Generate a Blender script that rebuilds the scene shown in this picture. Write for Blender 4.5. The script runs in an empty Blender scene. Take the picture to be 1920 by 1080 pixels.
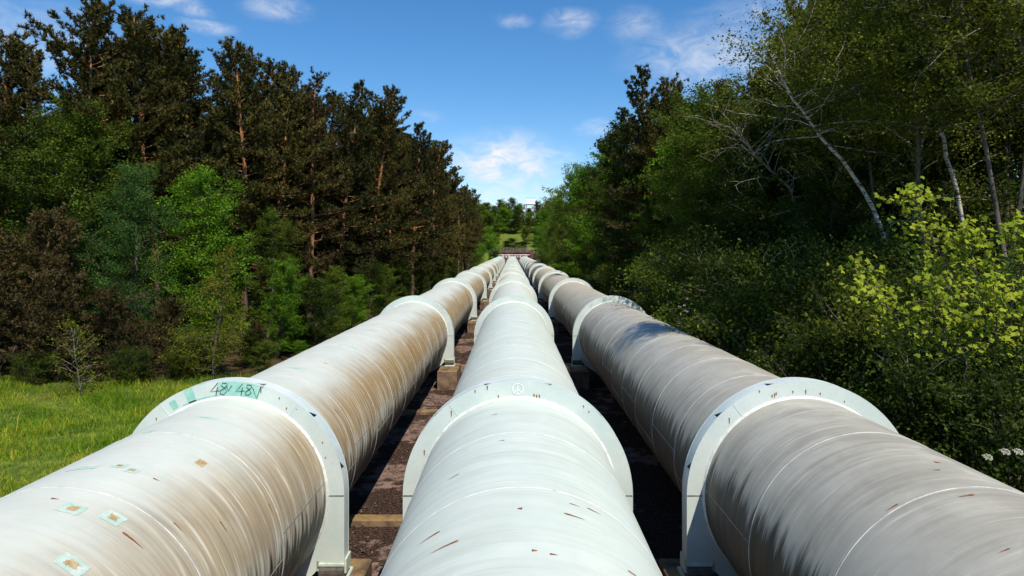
import bpy, bmesh, math, random
import numpy as np
from mathutils import Vector

R = math.radians
scene = bpy.context.scene
col = scene.collection

# ------------------------------------------------------------------ camera
CAM_Z = 5.92
cam_d = bpy.data.cameras.new("camera")
cam = bpy.data.objects.new("camera", cam_d)
col.objects.link(cam)
cam.location = (0, 0, CAM_Z)
cam.rotation_euler = (R(90), 0, 0)
cam_d.sensor_width = 36
cam_d.lens = 24.0
cam_d.shift_y = -70 / 1920
cam_d.clip_start = 0.1
cam_d.clip_end = 6000
scene.camera = cam

# ------------------------------------------------------------------ sun, sky, exposure
SUN_DIR = Vector((0.26, -0.54, 0.82)).normalized()
SUN_EL = math.asin(SUN_DIR.z)
SUN_AZ = math.atan2(SUN_DIR.x, SUN_DIR.y)
sun_d = bpy.data.lights.new("sun", 'SUN')
sun_d.energy = 5.0
sun_d.angle = R(0.53)
sun_d.color = (1.0, 0.915, 0.77)
sun = bpy.data.objects.new("sun", sun_d)
col.objects.link(sun)
sun.rotation_euler = SUN_DIR.to_track_quat('Z', 'Y').to_euler()

SKY_STRENGTH = 0.115
world = bpy.data.worlds.new("World")
scene.world = world
world.use_nodes = True
wt = world.node_tree
wt.nodes.clear()


class NT:
    """small helper to write node trees"""
    def __init__(self, tree):
        self.t = tree

    def n(self, typ, **kw):
        nd = self.t.nodes.new(typ)
        for k, v in kw.items():
            setattr(nd, k, v)
        return nd

    def put(self, sock, v):
        if v is None:
            return
        if isinstance(v, bpy.types.NodeSocket):
            self.t.links.new(v, sock)
        elif isinstance(v, (tuple, list)) and sock.type == 'RGBA' and len(v) == 3:
            sock.default_value = (*v, 1)
        else:
            sock.default_value = v

    def m(self, op, a, b=None, c=None, clamp=False):
        nd = self.n('ShaderNodeMath', operation=op, use_clamp=clamp)
        for s, v in zip(nd.inputs, (a, b, c)):
            self.put(s, v)
        return nd.outputs[0]

    def v(self, op, a, b=None, out=0):
        nd = self.n('ShaderNodeVectorMath', operation=op)
        self.put(nd.inputs[0], a)
        if b is not None:
            if op == 'SCALE':
                self.put(nd.inputs['Scale'], b)
            else:
                self.put(nd.inputs[1], b)
        return nd.outputs[out]

    def xyz(self, x, y, z):
        nd = self.n('ShaderNodeCombineXYZ')
        for s, v in zip(nd.inputs, (x, y, z)):
            self.put(s, v)
        return nd.outputs[0]

    def sep(self, v):
        nd = self.n('ShaderNodeSeparateXYZ')
        self.put(nd.inputs[0], v)
        return nd.outputs

    def noise(self, vec, scale=5, detail=4, rough=0.55, dist=0.0):
        nd = self.n('ShaderNodeTexNoise')
        self.put(nd.inputs['Vector'], vec)
        nd.inputs['Scale'].default_value = scale
        nd.inputs['Detail'].default_value = detail
        nd.inputs['Roughness'].default_value = rough
        nd.inputs['Distortion'].default_value = dist
        return nd.outputs['Fac']

    def ramp(self, v, lo, hi, a=0.0, b=1.0, smooth=True):
        nd = self.n('ShaderNodeMapRange')
        nd.interpolation_type = 'SMOOTHSTEP' if smooth else 'LINEAR'
        self.put(nd.inputs[0], v)
        for i, x in enumerate((lo, hi, a, b)):
            self.put(nd.inputs[i + 1], x)
        return nd.outputs[0]

    def mix(self, f, a, b, mode='MIX'):
        nd = self.n('ShaderNodeMix', data_type='RGBA', blend_type=mode)
        self.put(nd.inputs[0], f)
        self.put(nd.inputs[6], a)
        self.put(nd.inputs[7], b)
        return nd.outputs[2]


def build_world():
    w = NT(wt)
    sky = w.n('ShaderNodeTexSky', sky_type='NISHITA')
    sky.sun_disc = False
    sky.sun_elevation = SUN_EL
    sky.sun_rotation = SUN_AZ
    sky.altitude = 300
    sky.air_density = 1.0
    sky.dust_density = 0.05
    sky.ozone_density = 4.0
    hs = w.n('ShaderNodeHueSaturation')
    hs.inputs['Hue'].default_value = 0.5
    hs.inputs['Saturation'].default_value = 1.26
    hs.inputs['Value'].default_value = 1.12
    w.put(hs.inputs['Color'], sky.outputs[0])
    tc = w.n('ShaderNodeTexCoord').outputs['Generated']
    d = w.v('NORMALIZE', tc)
    x, y, z = w.sep(d)
    az = w.m('ARCTAN2', x, y)
    el = w.m('ARCSINE', z)
    ae = w.xyz(az, el, 0.0)
    # fair-weather wisps: (azimuth, elevation, half width, half height, strength), radians
    blobs = [(-0.012, 0.126, 0.095, 0.05, 1.25), (0.045, 0.135, 0.05, 0.022, 0.75),
             (0.085, 0.322, 0.045, 0.020, 0.62), (0.178, 0.312, 0.045, 0.028, 0.36),
             (0.285, 0.268, 0.12, 0.055, 0.55), (0.36, 0.31, 0.12, 0.03, 0.4), (0.122, 0.176, 0.035, 0.014, 0.45),
             (-0.48, 0.32, 0.05, 0.014, 0.75), (-0.42, 0.292, 0.035, 0.012, 0.65),
             (-0.335, 0.325, 0.05, 0.018, 0.5), (-0.44, 0.312, 0.025, 0.010, 0.6), (-0.125, 0.19, 0.03, 0.012, 0.3),
             (-0.62, 0.25, 0.16, 0.05, 0.4), (0.0, 0.326, 0.03, 0.01, 0.3),
             (-0.006, 0.085, 0.11, 0.06, 0.55)]
    warp = w.noise(w.v('MULTIPLY', ae, (1.0, 1.5, 1.0)), 9, 5, 0.6)
    ae2 = w.v('ADD', ae, w.xyz(w.m('MULTIPLY', w.m('SUBTRACT', warp, 0.5), 0.05),
                               w.m('MULTIPLY', w.m('SUBTRACT', warp, 0.5), -0.035), 0.0))
    acc = None
    for a, e, sa, se, st in blobs:
        q = w.v('MULTIPLY', w.v('SUBTRACT', ae2, (a, e, 0)), (1 / sa, 1 / se, 0))
        ln = w.v('LENGTH', q, out=1)
        f = w.ramp(ln, 1.25, 0.1, 0.0, st)
        acc = f if acc is None else w.m('MAXIMUM', acc, f)
    # the same kind of wisps go on everywhere else
    far = w.ramp(w.noise(w.v('MULTIPLY', d, (1.0, 1.0, 2.6)), 2.4, 6, 0.6), 0.62, 0.85, 0.0, 0.35)
    back = w.ramp(y, 0.6, 0.2, 0.0, 1.0)
    acc = w.m('MAXIMUM', acc, w.m('MULTIPLY', far, back))
    fine = w.noise(w.v('MULTIPLY', ae, (1.0, 2.0, 1.0)), 24, 8, 0.62, 0.6)
    fine = w.ramp(fine, 0.30, 0.74, 0.15, 1.0)
    cloud = w.m('MULTIPLY', acc, fine, clamp=True)
    white = 0.82 / SKY_STRENGTH
    c = w.mix(cloud, hs.outputs[0], (white, white * 1.0, white * 1.02))
    bg = w.n('ShaderNodeBackground')
    bg.inputs['Strength'].default_value = SKY_STRENGTH
    w.put(bg.inputs['Color'], c)
    out = w.n('ShaderNodeOutputWorld')
    wt.links.new(bg.outputs[0], out.inputs[0])


build_world()
scene.view_settings.view_transform = 'Standard'
scene.view_settings.look = 'None'
scene.view_settings.exposure = 0.2
scene.view_settings.gamma = 1.0
scene.view_settings.use_curve_mapping = False
scene.cycles.use_denoising = True
scene.cycles.use_adaptive_sampling = True
scene.cycles.adaptive_threshold = 0.03
scene.cycles.max_bounces = 4
scene.cycles.diffuse_bounces = 2
scene.cycles.glossy_bounces = 2
scene.cycles.transmission_bounces = 3
scene.cycles.caustics_reflective = False
scene.cycles.caustics_refractive = False

# ------------------------------------------------------------------ helpers
def mk_mesh(name, verts, faces, mat=None, smooth=False):
    """faces: list of arrays, each (n, k) of vertex indices with one k"""
    me = bpy.data.meshes.new(name)
    verts = np.asarray(verts, dtype=np.float32)
    me.vertices.add(len(verts))
    me.vertices.foreach_set('co', verts.ravel())
    faces = [np.asarray(f, dtype=np.int32) for f in faces if len(f)]
    nl = sum(f.size for f in faces)
    npoly = sum(len(f) for f in faces)
    me.loops.add(nl)
    me.polygons.add(npoly)
    me.loops.foreach_set('vertex_index', np.concatenate([f.ravel() for f in faces]))
    tot = np.concatenate([np.full(len(f), f.shape[1], dtype=np.int32) for f in faces])
    st = np.concatenate(([0], np.cumsum(tot)[:-1])).astype(np.int32)
    me.polygons.foreach_set('loop_start', st)
    me.polygons.foreach_set('loop_total', tot)
    me.polygons.foreach_set('use_smooth', np.full(npoly, bool(smooth)))
    me.update(calc_edges=True)
    if mat:
        me.materials.append(mat)
    return me


def link(name, me, parent=None, loc=(0, 0, 0), rot=(0, 0, 0), scale=(1, 1, 1)):
    o = bpy.data.objects.new(name, me)
    col.objects.link(o)
    o.location = loc
    o.rotation_euler = rot
    o.scale = scale
    if parent is not None:
        o.parent = parent
    return o


def thing(name, label, cat, group=None, loc=(0, 0, 0), rot=(0, 0, 0), scale=(1, 1, 1), me=None):
    o = link(name, me, None, loc, rot, scale)
    if me is None:
        o.empty_display_size = 0.3
    o['label'] = label
    o['category'] = cat
    if group:
        o['group'] = group
    return o


def struct(o, kind='structure'):
    o['kind'] = kind
    return o


class MB:
    """collects boxes, tubes and sheets into one mesh"""
    def __init__(self):
        self.v = []
        self.q = []
        self.t = []
        self.k = 0

    def add(self, verts, quads=(), tris=()):
        verts = np.asarray(verts, dtype=float)
        self.v.append(verts)
        if len(quads):
            self.q.append(np.asarray(quads) + self.k)
        if len(tris):
            self.t.append(np.asarray(tris) + self.k)
        self.k += len(verts)

    def box(self, x0, x1, y0, y1, z0, z1, bev=0.0):
        if bev <= 0:
            v = [(x, y, z) for z in (z0, z1) for y in (y0, y1) for x in (x0, x1)]
            self.add(v, [(0, 2, 3, 1), (4, 5, 7, 6), (0, 1, 5, 4), (2, 6, 7, 3), (0, 4, 6, 2), (1, 3, 7, 5)])
            return
        b = bev  # chamfered top edges
        ring = lambda e, z: [(x0 + e, y0 + e, z), (x1 - e, y0 + e, z), (x1 - e, y1 - e, z), (x0 + e, y1 - e, z)]
        v = ring(0, z0) + ring(0, z1 - b) + ring(b, z1)
        q = [(3, 2, 1, 0), (8, 9, 10, 11)]
        for L in (0, 4):
            for i in range(4):
                j = (i + 1) % 4
                q.append((L + i, L + j, L + 4 + j, L + 4 + i))
        self.add(v, q)

    def tube(self, pts, rad, sides=6, cap=True):
        pts = np.asarray(pts, dtype=float)
        n = len(pts)
        rad = np.broadcast_to(np.asarray(rad, dtype=float), (n,))
        tan = np.gradient(pts, axis=0)
        tan /= np.linalg.norm(tan, axis=1)[:, None] + 1e-9
        ref = np.array([0.31, 0.87, 0.38]) if abs(tan[0, 2]) > 0.8 else np.array([0.05, 0.1, 1.0])
        u = np.cross(tan, ref)
        u /= np.linalg.norm(u, axis=1)[:, None] + 1e-9
        w = np.cross(tan, u)
        a = np.arange(sides) * 2 * math.pi / sides
        V = pts[:, None, :] + rad[:, None, None] * (np.cos(a)[None, :, None] * u[:, None, :] + np.sin(a)[None, :, None] * w[:, None, :])
        i = np.arange(n - 1)[:, None] * sides
        j = np.arange(sides)[None, :]
        j2 = (j + 1) % sides
        Q = np.stack([i + j, i + j2, i + sides + j2, i + sides + j], axis=-1).reshape(-1, 4)
        T = []
        if cap and sides >= 4:
            T = [(0, k + 1, k) for k in range(1, sides - 1)] + [((n - 1) * sides, (n - 1) * sides + k, (n - 1) * sides + k + 1) for k in range(1, sides - 1)]
        self.add(V.reshape(-1, 3), Q, T)

    def mesh(self, name, mat=None, smooth=False):
        return mk_mesh(name, np.concatenate(self.v), ([np.concatenate(self.q)] if self.q else []) + ([np.concatenate(self.t)] if self.t else []), mat, smooth)


def sstep(a, b, x):
    t = np.clip((np.asarray(x, dtype=float) - a) / (b - a), 0, 1)
    return t * t * (3 - 2 * t)


# ------------------------------------------------------------------ materials
def new_mat(name):
    m = bpy.data.materials.new(name)
    m.use_nodes = True
    m.node_tree.nodes.clear()
    return m, NT(m.node_tree)


def finish(m, w, color, rough=0.6, spec=0.3, bump=None, bump_d=0.01, bump_s=0.4, metal=0.0):
    p = w.n('ShaderNodeBsdfPrincipled')
    w.put(p.inputs['Base Color'], color)
    w.put(p.inputs['Roughness'], rough)
    w.put(p.inputs['Specular IOR Level'], spec)
    w.put(p.inputs['Metallic'], metal)
    if bump is not None:
        b = w.n('ShaderNodeBump')
        b.inputs['Strength'].default_value = bump_s
        b.inputs['Distance'].default_value = bump_d
        w.put(b.inputs['Height'], bump)
        w.put(p.inputs['Normal'], b.outputs[0])
    o = w.n('ShaderNodeOutputMaterial')
    m.node_tree.links.new(p.outputs[0], o.inputs[0])
    return m


def leaf_mat(name, c_dark, c_mid, c_light, trans=0.35, tcol=None, rough=0.6, spec=0.12, big_amp=0.9):
    m, w = new_mat(name)
    g = w.n('ShaderNodeNewGeometry')
    rnd = g.outputs['Random Per Island']
    oi = w.n('ShaderNodeObjectInfo').outputs['Random']
    big = w.noise(g.outputs['Position'], 0.55, 2, 0.5)
    f = w.m('ADD', w.m('MULTIPLY', rnd, 0.62), w.m('ADD', w.m('MULTIPLY', oi, 0.22), w.m('MULTIPLY', w.m('SUBTRACT', big, 0.5), big_amp)))
    c = w.mix(w.ramp(f, 0.0, 0.45), c_dark, c_mid)
    c = w.mix(w.ramp(f, 0.5, 0.95), c, c_light)
    p = w.n('ShaderNodeBsdfPrincipled')
    w.put(p.inputs['Base Color'], c)
    p.inputs['Roughness'].default_value = rough
    p.inputs['Specular IOR Level'].default_value = spec
    tr = w.n('ShaderNodeBsdfTranslucent')
    w.put(tr.inputs['Color'], w.mix(0.5, c, tcol or c_light))
    mx = w.n('ShaderNodeMixShader')
    mx.inputs[0].default_value = trans
    m.node_tree.links.new(p.outputs[0], mx.inputs[1])
    m.node_tree.links.new(tr.outputs[0], mx.inputs[2])
    o = w.n('ShaderNodeOutputMaterial')
    m.node_tree.links.new(mx.outputs[0], o.inputs[0])
    return m


def plain_mat(name, c1, c2, scale=3.0, rough=0.7, spec=0.3, bump_d=0.01, stretch=(1, 1, 1), lo=0.35, hi=0.65):
    m, w = new_mat(name)
    pos = w.n('ShaderNodeNewGeometry').outputs['Position']
    v = w.v('MULTIPLY', pos, stretch)
    n1 = w.noise(v, scale, 6, 0.6)
    n2 = w.noise(v, scale * 7, 4, 0.6)
    f = w.ramp(w.m('ADD', w.m('MULTIPLY', n1, 0.7), w.m('MULTIPLY', n2, 0.3)), lo, hi)
    return finish(m, w, w.mix(f, c1, c2), rough, spec, n2, bump_d, 0.5)


M = {}
M['needle'] = leaf_mat('pine_needles', (0.02, 0.022, 0.005), (0.062, 0.060, 0.013), (0.20, 0.17, 0.036), 0.10)
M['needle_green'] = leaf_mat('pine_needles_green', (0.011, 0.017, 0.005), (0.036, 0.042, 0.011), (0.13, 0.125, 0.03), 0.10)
M['needle_brown'] = leaf_mat('pine_needles_brown', (0.022, 0.017, 0.006), (0.062, 0.047, 0.016), (0.17, 0.13, 0.045), 0.10)
M['leaf_mid'] = leaf_mat('leaves_mid_green', (0.02, 0.04, 0.004), (0.075, 0.12, 0.010), (0.19, 0.25, 0.022), 0.30)
M['leaf_bright'] = leaf_mat('leaves_bright_green', (0.03, 0.08, 0.004), (0.10, 0.21, 0.010), (0.22, 0.38, 0.025), 0.33)
M['leaf_cool'] = leaf_mat('leaves_cool_green', (0.016, 0.05, 0.010), (0.055, 0.13, 0.024), (0.17, 0.28, 0.06), 0.30)
M['leaf_yellow'] = leaf_mat('leaves_yellow_green', (0.05, 0.07, 0.006), (0.15, 0.17, 0.014), (0.32, 0.32, 0.03), 0.38)
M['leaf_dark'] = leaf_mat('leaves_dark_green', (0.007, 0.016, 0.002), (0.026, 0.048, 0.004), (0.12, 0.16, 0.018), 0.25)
M['leaf_maple'] = leaf_mat('maple_leaves', (0.12, 0.18, 0.012), (0.28, 0.34, 0.022), (0.46, 0.48, 0.05), 0.35)
M['leaf_birch'] = leaf_mat('birch_leaves', (0.018, 0.032, 0.003), (0.075, 0.10, 0.008), (0.27, 0.30, 0.035), 0.30)
M['blossom'] = leaf_mat('elder_blossom', (0.28, 0.29, 0.2), (0.42, 0.42, 0.33), (0.58, 0.57, 0.47), 0.2)
M['grass'] = leaf_mat('grass_blades', (0.035, 0.10, 0.005), (0.12, 0.23, 0.010), (0.40, 0.40, 0.035), 0.25, rough=0.5, big_amp=1.7)
M['twig_brown'] = plain_mat('dead_twigs', (0.13, 0.085, 0.055), (0.26, 0.18, 0.12), 4, 0.85)
M['bark_grey'] = plain_mat('grey_bark', (0.05, 0.04, 0.03), (0.15, 0.125, 0.10), 4, 0.9, stretch=(1, 1, 0.25), bump_d=0.02)
M['bark_pale'] = plain_mat('pale_limb_bark', (0.13, 0.11, 0.09), (0.36, 0.32, 0.27), 3, 0.8)


def bark_pine():
    m, w = new_mat('pine_bark')
    tc = w.n('ShaderNodeTexCoord').outputs['Object']
    pos = w.n('ShaderNodeNewGeometry').outputs['Position']
    z = w.sep(tc)[2]
    n1 = w.noise(w.v('MULTIPLY', pos, (1, 1, 0.3)), 7, 5, 0.6)
    up = w.ramp(w.m('ADD', z, w.m('MULTIPLY', n1, 5)), 5, 11)
    low = w.mix(n1, (0.05, 0.033, 0.024), (0.17, 0.11, 0.075))
    hi = w.mix(w.ramp(n1, 0.3, 0.7), (0.12, 0.05, 0.022), (0.44, 0.22, 0.10))
    return finish(m, w, w.mix(up, low, hi), 0.85, 0.2, n1, 0.02, 0.6)


def bark_birch():
    m, w = new_mat('birch_bark')
    pos = w.n('ShaderNodeNewGeometry').outputs['Position']
    n1 = w.noise(w.v('MULTIPLY', pos, (2, 2, 9)), 2.2, 4, 0.6)
    n2 = w.noise(pos, 6, 4, 0.6)
    c = w.mix(w.ramp(n1, 0.48, 0.58), (0.56, 0.51, 0.44), (0.07, 0.055, 0.045))
    c = w.mix(w.ramp(n2, 0.5, 0.8, 0, 0.6), c, (0.42, 0.36, 0.29))
    return finish(m, w, c, 0.7, 0.25, n1, 0.01, 0.4)


M['bark_pine'] = bark_pine()
M['bark_birch'] = bark_birch()

RP = 1.5          # pipe radius
RR = 1.77         # support ring radius
AX_Z = 2.15       # height of the pipe axes


def pipe_mat(kind, seed):
    m, w = new_mat('painted_steel_' + kind)
    pos = w.n('ShaderNodeNewGeometry').outputs['Position']
    ob = w.n('ShaderNodeTexCoord').outputs['Object']
    ox, oy, oz = w.sep(ob)
    px, py, pz = w.sep(pos)
    th = w.m('ARCTAN2', ox, oz)                    # 0 on top, + to the right
    skew = w.m('MULTIPLY', th, 0.04)
    yy = w.m('ADD', py, skew)
    s_fine = w.noise(w.xyz(w.m('MULTIPLY', th, 1.1), w.m('MULTIPLY', yy, 13.0), seed), 1.0, 5, 0.65, 0.25)
    s_mid = w.noise(w.xyz(w.m('MULTIPLY', th, 0.7), w.m('MULTIPLY', yy, 3.2), seed + 3), 1.0, 5, 0.6, 0.3)
    s_big = w.noise(w.xyz(w.m('MULTIPLY', th, 0.9), w.m('MULTIPLY', yy, 0.5), seed + 7), 1.0, 4, 0.6)
    speck = w.noise(pos, 38, 3, 0.6)
    blot = w.noise(w.xyz(w.m('MULTIPLY', th, 1.6), w.m('MULTIPLY', py, 1.1), seed + 11), 1.6, 6, 0.62, 0.5)
    # sections differ a little in tone
    sec = w.n('ShaderNodeTexWhiteNoise', noise_dimensions='1D')
    w.put(sec.inputs['W'], w.m('FLOOR', w.m('DIVIDE', w.m('ADD', py, 1.33), 1.97)))
    sec = sec.outputs['Value']
    zone = w.noise(w.xyz(w.m('MULTIPLY', th, 1.3), w.m('MULTIPLY', py, 0.42), seed + 15), 1.0, 4, 0.6, 0.4)
    streak = w.m('ADD', w.m('ADD', w.m('MULTIPLY', s_fine, 0.5), w.m('MULTIPLY', s_mid, 0.5)), w.m('MULTIPLY', w.m('SUBTRACT', zone, 0.5), 0.42))
    if kind == 'left':
        base = w.mix(w.ramp(blot, 0.35, 0.7), (0.54, 0.585, 0.535), (0.60, 0.63, 0.575))
        base = w.mix(w.m('MULTIPLY', w.ramp(streak, 0.44, 0.70), 0.5), base, (0.49, 0.485, 0.41))
        # brown grime that ran down the right flank
        run = w.ramp(w.m('ADD', th, w.m('MULTIPLY', w.m('SUBTRACT', s_big, 0.5), 0.9)), 0.28, 1.05)
        far = w.ramp(py, 6.0, 15.0, 0.72, 1.0)
        g = w.m('MULTIPLY', w.m('MULTIPLY', run, far), w.ramp(streak, 0.26, 0.54, 0.55, 1.0), clamp=True)
        brown = w.mix(w.ramp(s_fine, 0.35, 0.68), (0.40, 0.275, 0.115), (0.19, 0.11, 0.032))
        c = w.mix(g, base, brown)
        # pale run marks through the grime
        pale = w.m('MULTIPLY', w.ramp(s_fine, 0.44, 0.36), w.ramp(th, 0.5, 1.1, 0, 0.6))
        c = w.mix(pale, c, (0.70, 0.66, 0.54))
        # bare paler paint low on the flank, then black algae with a ragged upper edge
        low = w.m('MULTIPLY', w.ramp(w.m('ADD', th, w.m('MULTIPLY', s_mid, 0.5)), 1.52, 1.72), w.ramp(s_fine, 0.42, 0.56, 0.9, 0.1))
        c = w.mix(w.m('MULTIPLY', low, 0.75), c, (0.55, 0.60, 0.56))
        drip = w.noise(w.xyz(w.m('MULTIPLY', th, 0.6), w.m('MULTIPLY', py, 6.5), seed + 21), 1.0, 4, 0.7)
        alg_shade = w.ramp(w.m('ADD', th, w.m('MULTIPLY', w.m('SUBTRACT', drip, 0.5), 1.5)), 1.56, 1.66)
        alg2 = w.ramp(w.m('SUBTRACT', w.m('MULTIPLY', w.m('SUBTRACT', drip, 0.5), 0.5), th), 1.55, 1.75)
        c = w.mix(w.m('MULTIPLY', w.m('MAXIMUM', alg_shade, alg2), 0.95), c, (0.018, 0.018, 0.014))
    elif kind == 'middle':
        base = w.mix(w.ramp(blot, 0.35, 0.7), (0.555, 0.63, 0.575), (0.615, 0.68, 0.62))
        c = w.mix(w.m('MULTIPLY', w.ramp(streak, 0.43, 0.68), 0.8), base, (0.475, 0.52, 0.465))
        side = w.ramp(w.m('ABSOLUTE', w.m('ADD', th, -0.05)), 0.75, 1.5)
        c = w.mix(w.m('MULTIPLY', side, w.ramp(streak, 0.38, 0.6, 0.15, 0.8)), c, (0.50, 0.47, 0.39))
        f = w.m('MULTIPLY', w.ramp(py, 28, 60), w.ramp(s_mid, 0.4, 0.6, 0.0, 0.5))
        c = w.mix(f, c, (0.72, 0.64, 0.50))
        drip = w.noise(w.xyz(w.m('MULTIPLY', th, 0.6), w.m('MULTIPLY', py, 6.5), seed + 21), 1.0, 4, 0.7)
        alg_shade = w.ramp(w.m('ADD', w.m('ABSOLUTE', th), w.m('MULTIPLY', w.m('SUBTRACT', drip, 0.5), 0.9)), 1.75, 1.95)
        c = w.mix(w.m('MULTIPLY', alg_shade, 0.9), c, (0.03, 0.03, 0.024))
    else:
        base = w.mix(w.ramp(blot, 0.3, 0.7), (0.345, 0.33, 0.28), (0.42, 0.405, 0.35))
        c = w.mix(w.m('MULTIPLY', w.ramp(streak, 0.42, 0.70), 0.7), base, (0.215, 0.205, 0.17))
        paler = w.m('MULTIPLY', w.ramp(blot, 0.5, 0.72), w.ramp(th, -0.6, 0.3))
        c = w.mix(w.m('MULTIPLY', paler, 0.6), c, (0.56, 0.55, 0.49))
        spot = w.ramp(s_fine, 0.40, 0.33)
        c = w.mix(w.m('MULTIPLY', spot, 0.5), c, (0.58, 0.57, 0.52))
        f = w.m('MULTIPLY', w.ramp(py, 26, 50), w.ramp(s_mid, 0.35, 0.6, 0.25, 0.8))
        c = w.mix(f, c, (0.52, 0.43, 0.29))
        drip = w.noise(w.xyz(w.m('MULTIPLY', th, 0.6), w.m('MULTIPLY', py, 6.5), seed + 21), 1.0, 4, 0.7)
        alg_shade = w.ramp(w.m('SUBTRACT', w.m('MULTIPLY', w.m('SUBTRACT', drip, 0.5), 1.1), th), 1.12, 1.34)  # black algae plus the flank turned from the sun, its shade painted in
        alg_shade = w.m('MAXIMUM', alg_shade, w.ramp(w.m('ADD', th, w.m('MULTIPLY', drip, 0.4)), 1.9, 2.1))
        c = w.mix(w.m('MULTIPLY', alg_shade, 0.96), c, (0.014, 0.014, 0.012))
    c = w.mix(w.ramp(speck, 0.62, 0.78, 0, 0.22), c, (0.25, 0.22, 0.17))
    c = w.mix(w.m('MULTIPLY', sec, 0.10), c, (0.5, 0.47, 0.4))
    h = w.m('ADD', w.m('MULTIPLY', s_mid, 0.6), w.m('MULTIPLY', speck, 0.12))
    return finish(m, w, c, w.ramp(streak, 0.3, 0.7, 0.42, 0.62), 0.35, h, 0.006, 0.35)


M['pipe_left'] = pipe_mat('left', 2.0)
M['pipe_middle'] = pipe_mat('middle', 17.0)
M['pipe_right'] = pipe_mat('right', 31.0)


def ring_mat(name, a, b):
    m, w = new_mat(name)
    pos = w.n('ShaderNodeNewGeometry').outputs['Position']
    n1 = w.noise(pos, 1.4, 5, 0.6)
    n2 = w.noise(pos, 16, 5, 0.65)
    v = w.n('ShaderNodeTexVoronoi')
    v.inputs['Scale'].default_value = 5.5
    w.put(v.inputs['Vector'], pos)
    rust = w.m('MULTIPLY', w.ramp(v.outputs['Distance'], 0.085, 0.035), w.ramp(w.noise(pos, 2.3, 2, 0.5), 0.5, 0.6))
    c = w.mix(w.ramp(n1, 0.35, 0.7), a, b)
    c = w.mix(w.ramp(n2, 0.52, 0.75, 0, 0.35), c, (0.38, 0.385, 0.33))
    c = w.mix(rust, c, (0.22, 0.085, 0.03))
    return finish(m, w, c, 0.5, 0.35, n2, 0.004, 0.3)


M['ring'] = ring_mat('ring_paint', (0.485, 0.56, 0.53), (0.56, 0.62, 0.59))
M['ring_edge'] = ring_mat('ring_rim_paint', (0.48, 0.56, 0.56), (0.60, 0.66, 0.66))
M['weld'] = plain_mat('weld_paint', (0.52, 0.53, 0.49), (0.74, 0.76, 0.74), 9, 0.5)
M['weld_dark'] = plain_mat('weld_dark_paint', (0.12, 0.115, 0.10), (0.27, 0.26, 0.23), 9, 0.6)  # darker paint for seam and plate joint welds
M['weld_grey'] = plain_mat('weld_grey_paint', (0.36, 0.36, 0.33), (0.60, 0.61, 0.58), 5, 0.5)
M['teal'] = plain_mat('teal_primer', (0.20, 0.46, 0.39), (0.33, 0.58, 0.49), 6, 0.55)
M['teal_thin'] = plain_mat('thin_teal_primer', (0.36, 0.54, 0.46), (0.56, 0.62, 0.55), 9, 0.55)
M['rust'] = plain_mat('rust', (0.13, 0.045, 0.012), (0.34, 0.14, 0.045), 20, 0.9)
M['rust_pale'] = plain_mat('rust_wash', (0.33, 0.23, 0.11), (0.55, 0.42, 0.24), 16, 0.85)
M['ink'] = plain_mat('black_spray_paint', (0.012, 0.014, 0.014), (0.03, 0.035, 0.035), 8, 0.6)
M['white_chalk'] = plain_mat('white_spray_paint', (0.80, 0.84, 0.83), (0.86, 0.88, 0.87), 8, 0.8)
M['steel_dark'] = plain_mat('dark_steel', (0.05, 0.045, 0.04), (0.13, 0.11, 0.09), 8, 0.5)
M['bearing'] = plain_mat('bearing_paint', (0.40, 0.47, 0.40), (0.60, 0.65, 0.55), 8, 0.5)
M['rail'] = plain_mat('grey_railing', (0.26, 0.30, 0.30), (0.40, 0.44, 0.44), 3, 0.5)
M['tower_white'] = plain_mat('white_cladding', (0.78, 0.79, 0.80), (0.86, 0.87, 0.88), 1.5, 0.6)
M['tower_grey'] = plain_mat('tower_concrete', (0.30, 0.33, 0.34), (0.44, 0.47, 0.48), 1.5, 0.7)
M['portal'] = plain_mat('red_brown_masonry', (0.075, 0.030, 0.028), (0.20, 0.10, 0.095), 0.9, 0.85, bump_d=0.05)
M['portal_pale'] = plain_mat('pale_stone', (0.42, 0.33, 0.32), (0.74, 0.68, 0.66), 0.8, 0.8)
M['rock'] = plain_mat('gravel_pieces', (0.025, 0.014, 0.010), (0.22, 0.14, 0.105), 11, 0.9, lo=0.42, hi=0.66)


def concrete_mat():
    m, w = new_mat('mossy_concrete')
    pos = w.n('ShaderNodeNewGeometry').outputs['Position']
    nz = w.sep(w.n('ShaderNodeNewGeometry').outputs['Normal'])[2]
    n1 = w.noise(pos, 2.2, 6, 0.6)
    n2 = w.noise(pos, 14, 5, 0.65)
    c = w.mix(w.ramp(n1, 0.35, 0.65), (0.10, 0.065, 0.045), (0.24, 0.165, 0.12))
    moss = w.m('MULTIPLY', w.ramp(nz, 0.2, 0.9, 0.12, 0.9), w.ramp(w.m('ADD', n1, w.m('MULTIPLY', n2, 0.4)), 0.55, 0.85))
    c = w.mix(moss, c, (0.26, 0.175, 0.055))
    c = w.mix(w.ramp(n2, 0.55, 0.75, 0, 0.7), c, (0.045, 0.032, 0.025))
    return finish(m, w, c, 0.9, 0.2, n2, 0.02, 0.6)


M['concrete'] = concrete_mat()


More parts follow.
